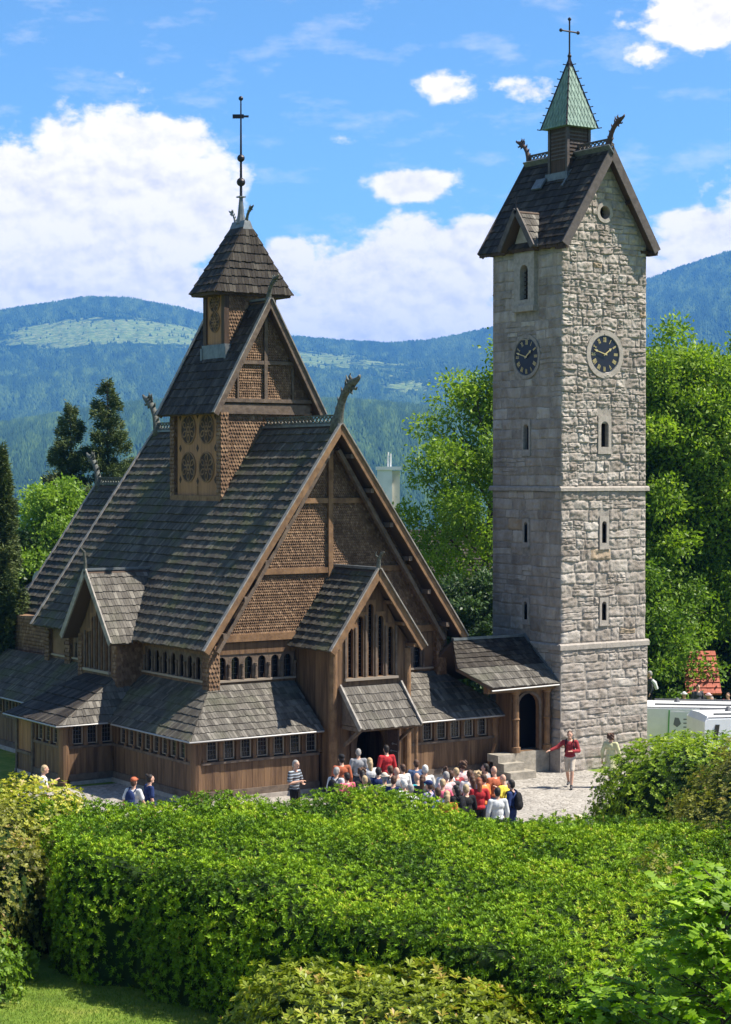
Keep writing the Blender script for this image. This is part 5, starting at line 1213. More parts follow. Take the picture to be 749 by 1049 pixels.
# ------------------------------------------------------------------ trees
def limb(mb, a, b, r0, r1, bend=.1, n=5):
    a = Vector(a); b = Vector(b); k = Vector(rng.normal(0, bend, 3))*(b-a).length
    pts = [a.lerp(b, i/n)+k*math.sin(math.pi*i/n) for i in range(n+1)]
    mb.tube(pts, [r0+(r1-r0)*i/n for i in range(n+1)], 6); return pts
def tree(label, X, Z, gz, H, rad, m, name='deciduous_tree', cz0=.25, nlimb=26, per=1500, leaf=.16, seed=1, bark='bark', tr=.25, cl=1.1, squash=.75, group=None, cat='tree', asp=.5, top_taper=.6, holes=.0):
    """trunk, limbs and a crown of leaf clumps hung on the limb ends"""
    x, y = WXZ(X, Z); root = thing(name, label, cat, (x, y, gz), group=group); st = np.random.default_rng(seed)
    mb = MB(); base = Vector((x, y, gz)); th = H*.8; lean = Vector((st.normal(0, .03), st.normal(0, .03), 1))*th
    pts = limb(mb, base-Vector((0, 0, .3)), base+lean, tr, tr*.2, .02, 8); cen = []
    for i in range(nlimb):
        t = cz0+(1-cz0)*((i+.5)/nlimb)**.9; p = base+lean*min(1, t*.98)*.97 if t < 1 else base+lean
        an = i*2.4+st.uniform(-.4, .4); sh = math.sin(math.pi*min(1, (t-cz0)/(1-cz0)*.80+.17))**.7
        rr = rad*sh*st.uniform(.7, 1.06); e = p+Vector((math.cos(an)*rr, math.sin(an)*rr, rr*st.uniform(.12, .5)+H*.05))
        q = limb(mb, p-Vector((0, 0, H*.06)), e, tr*.32*(1.1-t*.6), .02, .07)
        cen.append((e, 1.0)); cen.append((q[3]+Vector(st.normal(0, .25*cl, 3)), .85)); cen.append((q[4]+Vector(st.normal(0, .45*cl, 3)), .9))
        for k in range(2):
            f = e+Vector((math.cos(an+st.uniform(-1, 1)), math.sin(an+st.uniform(-1, 1)), st.uniform(-.3, .6)))*cl*.9; limb(mb, q[3], f, .03, .01); cen.append((f, .75))
    cen.append((base+lean+Vector((0, 0, H*.06)), .9)); cen.append((base+lean+Vector((0, 0, H*.09)), .7))
    mb.build('trunk', bark, root)
    P = []; Nn = []; B = []
    for c, s in cen:
        n = int(per*.55*s*s*st.uniform(.4, 1.2)); d = st.normal(0, 1, (n, 3)); d /= np.linalg.norm(d, axis=1, keepdims=True)
        r = cl*s*.82*(1-.62*st.random(n)**1.8)*(1+.35*(vnoise(d[:, 0]*2.2+c.x*7, d[:, 1]*2.2+d[:, 2]*2.9+c.y*5, seed)-.5)); o_ = d*r[:, None]; o_[:, 2] *= squash
        # a few drooping sprays leave gaps between the clumps
        far_ = st.random(n) < .16; o_[far_] *= st.uniform(1.1, 1.7, (far_.sum(), 1))
        P.append(np.array(c)+o_+st.normal(0, .07*cl, (n, 3))); Nn.append(d*.8+np.array([0, 0, -.15])); B.append(np.clip(np.full(n, st.uniform(.28, .62)), 0, 1))
    P = np.concatenate(P); Nn = np.concatenate(Nn); B = np.concatenate(B)
    leaves(P, Nn, leaf, asp, .75, 'crown', m, root, fold=.3, bias=B); return root
def gz_(X, Z): return float(near_h(np.array(float(X)), np.array(float(Z))))
tree('leafy deciduous tree between the church and the tower', 4.6, 82, gz_(4.6, 82), 17.0, 3.0, 'leaf_ash_light', seed=3, nlimb=30, per=800, leaf=.2, cl=1.15, cz0=.16)
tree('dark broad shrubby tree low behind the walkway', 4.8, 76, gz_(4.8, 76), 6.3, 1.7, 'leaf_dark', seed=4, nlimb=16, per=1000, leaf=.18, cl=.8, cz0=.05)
tree('big ash tree with light green crown just right of the tower', 13.4, 86, gz_(13.4, 86), 20.3, 3.4, 'leaf_ash_light', seed=5, nlimb=40, per=1300, leaf=.22, cl=1.25, cz0=.3)
tree('tall dense tree with a dark trunk at the right edge', 17.6, 88, gz_(17.6, 88), 20.0, 4.6, 'leaf_ash', seed=6, nlimb=50, per=1500, leaf=.22, cl=1.5, cz0=.13, tr=.42)
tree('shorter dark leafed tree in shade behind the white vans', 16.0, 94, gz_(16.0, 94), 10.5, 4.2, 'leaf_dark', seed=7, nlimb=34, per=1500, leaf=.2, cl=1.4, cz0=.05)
tree('slim bushy tree close behind the right side of the tower', 11.8, 82, gz_(11.8, 82), 9.0, 2.0, 'leaf_ash', seed=71, nlimb=22, per=1200, leaf=.2, cl=1.1, cz0=.05)
tree('bright green rounded tree behind the left end of the church roof', -13.3, 88, gz_(-13.3, 88), 10.4, 2.6, 'leaf_bright', seed=8, nlimb=26, per=1500, leaf=.18, cl=1.0, cz0=.05)
tree('loose pale leafed tree low at the left edge', -14.6, 76, gz_(-14.6, 76)-1, 7.0, 1.8, 'leaf_ash', seed=9, nlimb=20, per=800, leaf=.2, cl=.8, cz0=.1)
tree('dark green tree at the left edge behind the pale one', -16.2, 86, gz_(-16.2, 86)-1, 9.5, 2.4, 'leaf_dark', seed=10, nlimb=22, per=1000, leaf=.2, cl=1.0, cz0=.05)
def conifer(label, X, Z, gz, H, rad, name='pine_tree', seed=1, whorl=.55, sparse=1.0, start=.3, dens=170, shape=1.0, bark='bark_red'):
    x, y = WXZ(X, Z); root = thing(name, label, 'tree', (x, y, gz)); st = np.random.default_rng(seed); mb = MB(); b = Vector((x, y, gz))
    mb.tube([b-Vector((0, 0, .3)), b+Vector((.05, 0, H*.5)), b+Vector((0, 0, H))], [.17, .11, .02], 7); P = []; Nn = []; B = []
    z = H*start
    while z < H:
        t = (z-H*start)/(H*(1-start)); R_ = rad*(1-t)**.75*(.55+.45*min(1, (t+.12)*4))*shape+.12
        for k in range(st.integers(4, 7)):
            if st.random() > sparse: continue
            an = st.uniform(0, 6.283); r = R_*st.uniform(.55, 1.15); d = Vector((math.cos(an), math.sin(an), 0)); a = b+Vector((0, 0, z)); e = a+d*r+Vector((0, 0, r*st.uniform(-.12, .3)))
            mb.tube([a, a.lerp(e, .5)-Vector((0, 0, r*.06)), e], [.035, .022, .008], 5)
            n = int(dens*r); q = st.random(n)**.7; sd = np.array([-d.y, d.x, 0]); w_ = (1.05-q)*r*.42+.1
            pp = np.array(a)+(np.array(e)-np.array(a))*q[:, None]+sd*(st.uniform(-1, 1, n)*w_)[:, None]; pp[:, 2] += st.normal(0, .13, n)-.06*r*np.sin(q*3)
            P.append(pp); Nn.append(np.tile(np.array(d), (n, 1))+np.array([0, 0, .25])); B.append(np.full(n, st.uniform(.2, .65)))
        z += whorl*st.uniform(.6, 1.3)*(.55+.5*(1-t))
    mb.build('trunk', bark, root); leaves(np.concatenate(P), np.concatenate(Nn), .2, .22, .6, 'crown', 'leaf_needle', root, bias=np.concatenate(B)); return root
conifer('taller pine standing behind the left dragon head of the choir roof', -12.6, 95, gz_(-12.6, 95), 15.9, 2.5, seed=21, whorl=.62, sparse=.8, start=.42, dens=360)
conifer('shorter denser pine left of the tall pine', -14.4, 95, gz_(-14.4, 95), 14.6, 2.4, seed=22, whorl=.55, sparse=.85, start=.35, dens=360)
conifer('dark spruce cut off by the left edge', -13.6, 72, gz_(-13.6, 72), 10.7, 1.3, name='spruce_tree', seed=23, whorl=.3, start=.08, dens=420, bark='bark')
conifer('second dark spruce low behind the left edge', -15.4, 80, gz_(-15.4, 80), 8.0, 1.7, name='spruce_tree', seed=24, whorl=.3, start=.05, dens=380, bark='bark')

# young oak with big lobed leaves in the lower right corner
def oak(label, X, Z, H, rad, nl, seed, name='young_oak', size=.19):
    gz = gz_(X, Z); x, y = WXZ(X, Z); root = thing(name, label, 'tree', (x, y, gz)); st = np.random.default_rng(seed); mb = MB(); b = Vector((x, y, gz))
    limb(mb, b-Vector((0, 0, .2)), b+Vector((.1, .1, H*.95)), .05, .012, .03, 8); V = []; vals = []
    outline = [(0, 0), (.10, .05), (.16, .24), (.09, .30), (.26, .44), (.13, .52), (.30, .68), (.15, .76), (.17, .92), (0, 1.0), (-.17, .92), (-.15, .76), (-.30, .68), (-.13, .52), (-.26, .44), (-.09, .30), (-.16, .24), (-.10, .05)]
    k = len(outline); ol = np.array(outline)
    for i in range(nl):
        t = st.uniform(.12, 1); an = st.uniform(0, 6.283); rr = rad*(math.sin(math.pi*min(1, t*.78+.16)))**.6*st.uniform(.35, 1.05)
        a = b+Vector((.1*t, .1*t, H*.95*t)); e = a+Vector((math.cos(an)*rr, math.sin(an)*rr, rr*st.uniform(.1, .75)))
        mb.tube([a, a.lerp(e, .5)+Vector((0, 0, .05)), e], [.016, .011, .004], 5)
        for j in range(3):
            tip = a.lerp(e, (1, .78, .55)[j])
            tw_ = st.uniform(0, 6.28)
            for q in range(6):
                th = tw_+q*1.1+st.uniform(-.3, .3); el = st.uniform(-.35, .55)
                d = np.array([math.cos(th)*math.cos(el), math.sin(th)*math.cos(el), math.sin(el)]); up = np.array([0, 0, 1.])+st.normal(0, .35, 3)
                s = np.cross(d, up); s /= np.linalg.norm(s); n = np.cross(s, d); L = size*st.uniform(.65, 1.2)
                base = np.array(tip)+st.normal(0, .025, 3)
                pts = base+d*(ol[:, 1:2]*L)+s*(ol[:, 0:1]*L)+n*(np.abs(ol[:, 0:1])*L*.35-ol[:, 1:2]**2*L*.18)
                V.append(pts); vals.append(np.clip(st.normal(.45, .2), 0, .97))
    mb.build('trunk', 'bark', root)
    V = np.concatenate(V)-np.array(root.location); n = len(V)//k
    # each lobed leaf: a strip of quads from the outline
    qs = []
    for i in range(k//2): a, b_, c, d = i, i+1, k-1-i if i else 0, k-i if i else 0
    F = []
    L_ = list(range(0, k//2+1)); R_ = [0]+list(range(k-1, k//2-1, -1))
    for i in range(len(L_)-1): F.append((L_[i], L_[i+1], R_[i+1], R_[i]))
    F = np.array(F); FF = (F[None]+np.arange(n)[:, None, None]*k).reshape(-1, 4)
    # drop degenerate end quads by nudging
    me = bpy.data.meshes.new('crown'); fl = []
    for f in FF.tolist():
        g_ = []
        for q in f:
            if q not in g_: g_.append(q)
        fl.append(g_)
    me.from_pydata(V.tolist(), [], fl); me.materials.append(M['leaf_oak']); a = me.attributes.new('rnd', 'FLOAT', 'FACE'); a.data.foreach_set('value', np.repeat(np.array(vals), len(F)).astype(np.float32)); me.update()
    link('crown', me, root); return root
oak('young oak with large lobed leaves filling the lower right corner', 4.35, 23.6, 3.9, 1.6, 190, 31, size=.21)
oak('small low oak sapling at the bottom edge left of the young oak', 3.0, 24.4, 2.4, 1.0, 80, 32, name='oak_sapling')
oak('oak sapling cut off by the right edge behind the young oak', 5.9, 27.6, 4.1, 1.4, 130, 33, name='oak_sapling', size=.18)

# lawn grass, lower left
n = 60000; X = rng.uniform(-8.2, -1.0, n); Z = rng.uniform(30.5, 37.6, n); keep = X/Z > -.22; X, Z = X[keep], Z[keep]; wx, wy = WXZ(X, Z)
den = fbm(X/.8, Z/.8, 4, 77); k1 = rng.random(len(X)) < .45+den; X, Z, wx, wy, den = X[k1], Z[k1], wx[k1], wy[k1], den[k1]
tag(leaves(np.stack([wx, wy, near_h(X, Z)-.005], 1), np.tile(np.array([0, 0, 1.]), (len(X), 1)), .055, .16, .45, 'lawn_grass', 'grass_blade', bias=np.clip(.25+den*.5+rng.normal(0, .1, len(X)), 0, .95)), 'short green mown grass on the lawn in the lower left corner', 'grass', kind='stuff')
# white narcissus-like flowers on the yellow bush at the left
mb = MB()

# ------------------------------------------------------------------ houses and far buildings
def tiled_house(label, X, Z, gz, wd, dp, ez, rz_, wallm, roofm, ang=0, name='house'):
    x, y = WXZ(X, Z); h = thing(name, label, 'house', (x, y, gz)); c, s = math.cos(ang), math.sin(ang); ux = RT*c+FW*s; uy = -RT*s+FW*c
    P = lambda a, b, z: Vector((x, y, 0))+ux*a+uy*b+Vector((0, 0, z))
    mb = MB(); w2, d2 = wd/2, dp/2
    mb.hexa([P(-w2, -d2, gz-1), P(w2, -d2, gz-1), P(w2, d2, gz-1), P(-w2, d2, gz-1), P(-w2, -d2, ez), P(w2, -d2, ez), P(w2, d2, ez), P(-w2, d2, ez)])
    for s_ in (-1, 1): mb.prism([P(s_*w2, -d2, ez), P(s_*w2, d2, ez), P(s_*w2, 0, rz_-.1)], ux*(-.05*s_))
    mb.build('wall', wallm, h)
    e = .35; mb = MB(); sl_ = (rz_-ez)/d2; q1 = (P(-w2-e, -d2-e, ez-e*sl_), P(w2+e, -d2-e, ez-e*sl_), P(w2+e, 0, rz_), P(-w2-e, 0, rz_)); q2 = (P(w2+e, d2+e, ez-e*sl_), P(-w2-e, d2+e, ez-e*sl_), P(-w2-e, 0, rz_), P(w2+e, 0, rz_))
    for q in (q1, q2): slope(mb, *q, int(d2*1.3/.3)+3, .24, .05, jit=.006); deck(mb, *q)
    mb.build('roof', roofm, h)
    for a in (-w2*.5, w2*.4):
        m2 = MB(); q = [P(a-.4, -d2-.03, ez-1.7), P(a+.4, -d2-.03, ez-1.7), P(a+.4, -d2-.03, ez-.6), P(a-.4, -d2-.03, ez-.6)]; m2.prism(q, uy*-.03); o = m2.build('window', 'window_frame', h)
        m2 = MB(); q = [P(a-.33, -d2-.065, ez-1.63), P(a+.33, -d2-.065, ez-1.63), P(a+.33, -d2-.065, ez-.67), P(a-.33, -d2-.065, ez-.67)]; m2.prism(q, uy*-.01); m2.build('pane', 'glass_dark', o)
    return h
tiled_house('small house with a red tiled roof under the trees on the right', 13.95, 81.5, -2.0, .75, 2.4, 1.0, 2.25, 'render_wall', 'red_tile')
tiled_house('cream house half hidden by the leaves between church and tower', 3.2, 100, -6, 9, 7, 4.6, 6.8, 'render_wall', 'shingle_dark', .15)
x, y = WXZ(1.5, 120); wb = thing('tall_building', 'white flat-topped building block rising behind the church gable', 'building', (x, y, -8))
def PB(a, b, z): return Vector((x, y, 0))+RT*a+FW*b+Vector((0, 0, z))
def obox(mb, a0, a1, b0, b1, z0, z1, r=None): mb.hexa([PB(a0, b0, z0), PB(a1, b0, z0), PB(a1, b1, z0), PB(a0, b1, z0), PB(a0, b0, z1), PB(a1, b0, z1), PB(a1, b1, z1), PB(a0, b1, z1)], r)
mb = MB(); obox(mb, -.75, .15, 0, 3, -8, 9.9); mb.build('wall', 'white_wall', wb); mb = MB(); obox(mb, .155, .62, 0.2, 3, -8, 9.85); mb.build('side_wall', 'render_wall', wb)
mb = MB(); obox(mb, -.85, .72, -.1, 3.1, 9.9, 10.1); mb.build('flat_roof', 'white_wall', wb)
mb = MB(); mb.tube([PB(-.1, .5, 10.1), PB(-.1, .5, 11.0)], .05, 6); mb.tube([PB(.05, .5, 10.1), PB(.05, .5, 10.9)], .05, 6); mb.build('vent_pipe', 'white_wall', wb)
mb = MB()
pass
mb = MB(); obox(mb, -3.5, -.8, .5, 4, -8, 4); mb.build('low_wing', 'white_wall', wb)

# forest on the slopes across the valley, too many trees to count
def forest(name, label, n, r0, r1, hgt, wid, seed, cut):
    st = np.random.default_rng(seed); a = st.uniform(-12.2, 12.2, n); r = np.sqrt(st.uniform(r0*r0, r1*r1, n)); h = far_h(a, r)
    cl = clearing(a, r, h)+(fbm(a*8, r/60, 4, 41)-.5)*.9; k = (cl < cut) | (st.random(n) < .012); a, r, h = a[k], r[k], h[k]; n = len(a)
    x, y = WXZ(r*np.sin(np.radians(a)), r*np.cos(np.radians(a))); s = st.uniform(.6, 1.25, n); H = hgt*s; W = wid*s; th = st.uniform(0, 1.57, n)
    V = np.zeros((n, 5, 3)); V[:, 0] = np.stack([x, y, h+H], 1)
    for i in range(4): V[:, i+1] = np.stack([x+np.cos(th+i*1.5708)*W, y+np.sin(th+i*1.5708)*W, h-hgt*.1], 1)
    F = (np.array([[0, 1, 2], [0, 2, 3], [0, 3, 4], [0, 4, 1]])[None]+np.arange(n)[:, None, None]*5).reshape(-1, 3)
    tone = np.clip(.5+(fbm(a*5, r/150, 4, 6)-.5)*1.3+st.normal(0, .14, n), 0, 1)
    tag(link(name, npmesh(name, V.reshape(-1, 3), F, 'forest_tree', np.repeat(tone, 4))), label, 'forest', kind='stuff')
mat('forest_tree', attr=[(0, (.018, .036, .016)), (.5, (.032, .062, .02)), (1, (.075, .12, .03))], rough=.95, spec=.05)
forest('near_forest', 'spruce forest covering the lower teal hill across the valley', 110000, 1500, 3350, 7, 1.9, 1, 9)
forest('far_forest', 'dark forest covering the high mountain ridge', 150000, 4000, 6500, 8.5, 3.8, 2, .36)

# ------------------------------------------------------------------ white vans on the right
def van(label, X, Z, gz, ang, L=4.9, Wd=1.95, Hh=2.1, panel=True):
    x, y = WXZ(X, Z); v = thing('parked_van', label, 'van', (x, y, gz), group='white vans parked behind the round bush'); c, s = math.cos(ang), math.sin(ang)
    ux = RT*c+FW*s; uy = -RT*s+FW*c
    P = lambda a, b, z: Vector((x, y, gz))+ux*a+uy*b+Vector((0, 0, z))
    def prof(b, ins): return [P(a, b, z) for a, z in [(-L/2, .35), (-L/2+.02, Hh-.2), (-L/2+.14, Hh-ins), (L/2-1.55, Hh-ins), (L/2-1.3, Hh-.12-ins), (L/2-.65, 1.25), (L/2-.12, 1.08), (L/2, .8), (L/2, .35)]]
    rows = [prof(-Wd/2, .10), prof(-Wd/2+.1, .02), prof(0, -.02), prof(Wd/2-.1, .02), prof(Wd/2, .10)]
    mb = MB(); n = len(rows[0]); mb.add([p for r in rows for p in r], [(i*n+j, i*n+j+1, (i+1)*n+j+1, (i+1)*n+j) for i in range(4) for j in range(n-1)]+[tuple(range(n)), tuple(range(4*n, 5*n))[::-1]], .5)
    body = mb.build('body', 'white_paint', v)
    def slab(name, pts, vec, m, parent=v): q = MB(); q.prism(pts, vec); return q.build(name, m, parent)
    for sd in (-1, 1):
        b = sd*(Wd/2+.004); slab('side_window', [P(L/2-1.95, b, 1.15), P(L/2-.85, b, 1.15), P(L/2-1.3, b, 1.75), P(L/2-1.95, b, 1.75)], uy*.012*sd, 'glass_dark')
        slab('body_seam', [P(L/2-2.05, b, .45), P(L/2-2.02, b, .45), P(L/2-2.02, b, Hh-.15), P(L/2-2.05, b, Hh-.15)], uy*.01*sd, 'grey_plastic')
        for a in (-L/2+.9, L/2-.85):
            q = MB(); q.tube([P(a, b-sd*.2, .33), P(a, b+sd*.01, .33)], [.33, .33], 18); wl = q.build('wheel', 'rubber', v); q = MB(); q.tube([P(a, b, .33), P(a, b+sd*.025, .33)], [.19, .17], 12); q.build('rim', 'lead', wl)
        slab('headlight', [P(L/2+.005, sd*.75, .72), P(L/2+.005, sd*.5, .72), P(L/2+.005, sd*.5, .9), P(L/2+.005, sd*.75, .9)], ux*.02, 'window_frame')
        slab('roof_rail', [P(-L/2+.4, sd*.72, Hh+.0), P(L/2-1.9, sd*.72, Hh+.0), P(L/2-1.9, sd*.72, Hh+.06), P(-L/2+.4, sd*.72, Hh+.06)], uy*.04, 'grey_plastic')
    slab('windscreen', [P(L/2-1.27, -.8, Hh-.17), P(L/2-1.27, .8, Hh-.17), P(L/2-.66, .84, 1.28), P(L/2-.66, -.84, 1.28)], (ux*.6+Vector((0, 0, .7)))*.02, 'glass_dark')
    q = MB(); q.tube([P(-L/2+1.2, .2, Hh), P(-L/2+1.2, .2, Hh+.16)], [.12, .05], 8); q.build('roof_vent', 'grey_plastic', v)
    if not panel:
        b = -(Wd/2+.006); slab('side_slit_window', [P(-2.0, b, 1.1), P(-1.85, b, 1.1), P(-1.78, b, 1.62), P(-1.93, b, 1.62)], uy*-.012, 'glass_dark'); slab('rubbing_strip', [P(-2.2, b, .7), P(2.0, b, .7), P(2.0, b, .78), P(-2.2, b, .78)], uy*-.012, 'grey_plastic')
    slab('roof_edge_trim', [P(-L/2+.14, -(Wd/2-.04), Hh-.06), P(L/2-1.55, -(Wd/2-.04), Hh-.06), P(L/2-1.55, -(Wd/2-.04), Hh-.035), P(-L/2+.14, -(Wd/2-.04), Hh-.035)], uy*-.03, 'grey_plastic')
    if panel:
        b = -(Wd/2+.006); q = slab('side_panel', [P(-1.7, b, 1.35), P(-.45, b, 1.35), P(-.45, b, 2.3), P(-1.7, b, 2.3)], uy*-.012, 'white_paint')
        m2 = MB()
        for i in range(4): m2.prism([P(-1.2, b-.016, 1.6+i*.14), P(-.6, b-.016, 1.6+i*.14), P(-.6, b-.016, 1.64+i*.14), P(-1.2, b-.016, 1.64+i*.14)], uy*-.003)
        m2.prism([P(-1.55, b-.016, 1.85), P(-1.42, b-.016, 1.75), P(-1.28, b-.016, 1.88), P(-1.36, b-.016, 2.08), P(-1.5, b-.016, 2.1)], uy*-.003); m2.build('printing', 'sign_grey', q)
        m2 = MB(); m2.prism([P(-1.76, b-.002, 1.3), P(-1.71, b-.002, 1.3), P(-1.67, b-.002, 2.35), P(-1.72, b-.002, 2.35)], uy*-.012); m2.build('green_stripe', 'green_edge', q)
    return v
van('white van with a printed side panel just right of the tower', 12.6, 69.6, -1.05, R(-8), L=5.2, Hh=2.5)
van('white van nearest the round bush at the right edge', 13.2, 64.6, -.12, R(8), L=4.6, Hh=1.9, panel=False)

# ------------------------------------------------------------------ people
def capsule(mb, a, b, r0, r1, n=4):
    a = Vector(a); b = Vector(b); mb.tube([a.lerp(b, i/n) for i in range(n+1)], [r0+(r1-r0)*i/n for i in range(n+1)], 10); mb.ball(a, r0, 10, 6); mb.ball(b, r1, 10, 6)
def bake(mb, name, vox, m=None, smooth=8):
    me = mb.mesh(name, None); o = bpy.data.objects.new('tmp', me); C.objects.link(o)
    r = o.modifiers.new('r', 'REMESH'); r.mode = 'VOXEL'; r.voxel_size = vox; r.use_smooth_shade = True
    s = o.modifiers.new('s', 'SMOOTH'); s.iterations = smooth; s.factor = .45
    dg = bpy.context.evaluated_depsgraph_get(); dg.update(); out = bpy.data.meshes.new_from_object(o.evaluated_get(dg)); out.name = name
    bpy.data.objects.remove(o); 
    for mt in list(out.materials): out.materials.pop()
    out.materials.append(M['skin']); out.polygons.foreach_set('use_smooth', [True]*len(out.polygons)); return out
mat('skin', (.52, .30, .21), rough=.55, spec=.35)
POSES = {
 'stand': dict(el=[(-.25, -.02, 1.13), (.25, -.02, 1.13)], wr=[(-.26, .06, .88), (.26, .06, .88)], kn=[(-.1, .02, .5), (.1, .02, .5)], an=[(-.1, -.02, .09), (.1, -.02, .09)], hd=(0, .03)),
 'folded': dict(el=[(-.27, .02, 1.14), (.27, .02, 1.14)], wr=[(-.05, .24, 1.13), (.05, .22, 1.19)], kn=[(-.11, .02, .5), (.11, .02, .5)], an=[(-.13, -.02, .09), (.13, -.02, .09)], hd=(0, .04)),
 'phone': dict(el=[(-.25, -.03, 1.13), (.26, .12, 1.15)], wr=[(-.24, .1, .9), (.14, .33, 1.32)], kn=[(-.1, .03, .5), (.1, .01, .5)], an=[(-.1, .03, .09), (.1, -.05, .09)], hd=(0, .05)),
 'walk': dict(el=[(-.27, .02, 1.14), (.38, .06, 1.24)], wr=[(-.08, .26, 1.16), (.58, .2, 1.17)], kn=[(-.08, .18, .52), (.08, -.04, .5)], an=[(-.06, .22, .1), (.06, -.28, .16)], hd=(0, .03)),
 'stroll': dict(el=[(-.26, -.08, 1.14), (.26, .04, 1.14)], wr=[(-.27, -.06, .9), (.27, .2, .93)], kn=[(-.09, .14, .52), (.09, -.02, .5)], an=[(-.09, .16, .09), (.09, -.2, .13)], hd=(0, .02)),
}
def body_mesh(ps):
    mb = MB(); hx, hy = ps['hd']
    mb.ball((0, hy, 1.635), (.074, .093, .112), 14, 10); capsule(mb, (0, hy*.6+.02, 1.56), (0, hy*.8+.045, 1.55), .05, .045)   # skull, jaw
    mb.ball((0, hy+.096, 1.615), (.013, .02, .022), 8, 6); mb.ball((0, hy+.085, 1.655), (.05, .012, .01), 8, 5); mb.ball((0, hy+.088, 1.575), (.025, .01, .009), 8, 5); mb.ball((0, hy+.078, 1.545), (.024, .02, .018), 8, 5)
    for s in (-1, 1): mb.ball((s*.077, hy-.005, 1.62), (.012, .02, .032), 8, 6)
    capsule(mb, (0, -.005, 1.44), (0, hy*.6, 1.57), .056, .052)
    mb.ball((0, -.005, 1.32), (.165, .105, .16), 12, 9); mb.ball((0, 0, 1.13), (.135, .095, .18), 12, 9); mb.ball((0, -.005, .97), (.155, .11, .12), 12, 8)
    capsule(mb, (-.16, -.01, 1.415), (.16, -.01, 1.415), .052, .052)
    for i, s in enumerate((-1, 1)):
        e, w_, k, a = ps['el'][i], ps['wr'][i], ps['kn'][i], ps['an'][i]; sh = Vector((s*.185, -.01, 1.40)); e, w_, k, a = map(Vector, (e, w_, k, a))
        capsule(mb, sh, e, .053, .04); capsule(mb, e, e.lerp(w_, .35), .04, .041); capsule(mb, e.lerp(w_, .35), w_, .041, .026)
        capsule(mb, (s*.085, 0, .93), k, .088, .056); capsule(mb, k, k.lerp(a, .35)-Vector((0, .015, 0)), .054, .056); capsule(mb, k.lerp(a, .35)-Vector((0, .015, 0)), a, .056, .036)
        capsule(mb, a-Vector((0, .03, .035)), a+Vector((s*.02, .16, -.055)), .036, .026)
        # hand: palm, four fingers with a bend, thumb
        d = (w_-e).normalized(); sd = d.cross(Vector((0, 0, 1))); sd = (sd if sd.length > .2 else Vector((0, 1, 0))).normalized(); nn = sd.cross(d).normalized()
        pm = w_+d*.055; 
        for q in (-.022, 0, .022): capsule(mb, w_+sd*q*.6, w_+d*.085+sd*q, .017, .014, 2)
        for j, (q, l) in enumerate(((-.032, .062), (-.011, .074), (.011, .07), (.032, .055))):
            b0 = w_+d*.088+sd*q; b1 = b0+d*l*.5-nn*.006*s; b2 = b1+(d-nn*.5).normalized()*l*.55; capsule(mb, b0, b1, .0088, .0082, 2); capsule(mb, b1, b2, .0082, .0072, 2)
        t0 = w_+d*.03-sd*.022; t1 = t0+(d*.6-sd).normalized()*.035; t2 = t1+(d-sd*.25).normalized()*.032; capsule(mb, t0, t1, .0115, .0105, 2); capsule(mb, t1, t2, .0105, .009, 2)
    return bake(mb, 'body', .0075, smooth=3)
def shirt_mesh(ps, long=True, dress=False, loose=1.0):
    mb = MB(); g = .018*loose
    mb.ball((0, -.005, 1.31), (.17+g, .112+g, .15), 12, 9); mb.ball((0, 0, 1.13), (.145+g, .103+g, .2), 12, 9); mb.ball((0, -.003, .99), (.158+g, .115+g, .1), 12, 8)
    capsule(mb, (-.165, -.012, 1.40), (.165, -.012, 1.40), .058+g*.6, .058+g*.6)
    if dress: mb.tube([(0, 0, 1.05), (0, 0, .9), (0, 0, .55)], [.15, .19, .24], 16)
    for i, s in enumerate((-1, 1)):
        e, w_ = Vector(ps['el'][i]), Vector(ps['wr'][i]); sh = Vector((s*.185, -.01, 1.40)); capsule(mb, sh, e if long else sh.lerp(e, .72), .056+g, .045+g if long else .056+g)
        if long: capsule(mb, e, e.lerp(w_, .92), .044+g, .032+g*.6)
    return bake(mb, 'shirt', .013, smooth=4)
def legs_mesh(ps, short=False):
    mb = MB(); mb.ball((0, -.003, .95), (.16, .12, .12), 12, 8)
    for i, s in enumerate((-1, 1)):
        k, a = Vector(ps['kn'][i]), Vector(ps['an'][i]); h = Vector((s*.085, 0, .93)); capsule(mb, h, k.lerp(h, .12 if short else 0), .1, .075 if short else .066)
        if not short: capsule(mb, k, a+Vector((0, 0, .03)), .066, .055)
    return bake(mb, 'trousers', .013, smooth=4)
def shoes_mesh(ps):
    mb = MB()
    for i, s in enumerate((-1, 1)): a = Vector(ps['an'][i]); capsule(mb, a-Vector((0, .035, .045)), a+Vector((s*.02, .17, -.06)), .045, .034); capsule(mb, a-Vector((0, .01, .04)), a+Vector((0, 0, .02)), .047, .044)
    return bake(mb, 'shoes', .011)
def hair_mesh(kind):
    mb = MB(); c = (0, .015, 1.655)
    mb.ball(c, (.084, .1, .1), 12, 9); mb.ball((0, -.012, 1.61), (.078, .078, .09), 10, 8)
    if kind == 'long': capsule(mb, (0, -.045, 1.6), (0, -.06, 1.4), .075, .06)
    if kind == 'curly':
        for k in range(22): an = k*2.4; zz = 1.56+.008*k; mb.ball((math.cos(an)*.09, math.sin(an)*.09-.01, zz), .04, 7, 5)
    if kind == 'bun': mb.ball((0, -.08, 1.74), .04, 8, 6)
    me = bake(mb, 'hair', .011, smooth=2)
    bm = bmesh.new(); bm.from_mesh(me)      # open the face side
    bmesh.ops.delete(bm, geom=[v for v in bm.verts if v.co.y > .045 and v.co.z < 1.69 and kind != 'x'], context='VERTS'); bm.to_mesh(me); bm.free(); return me
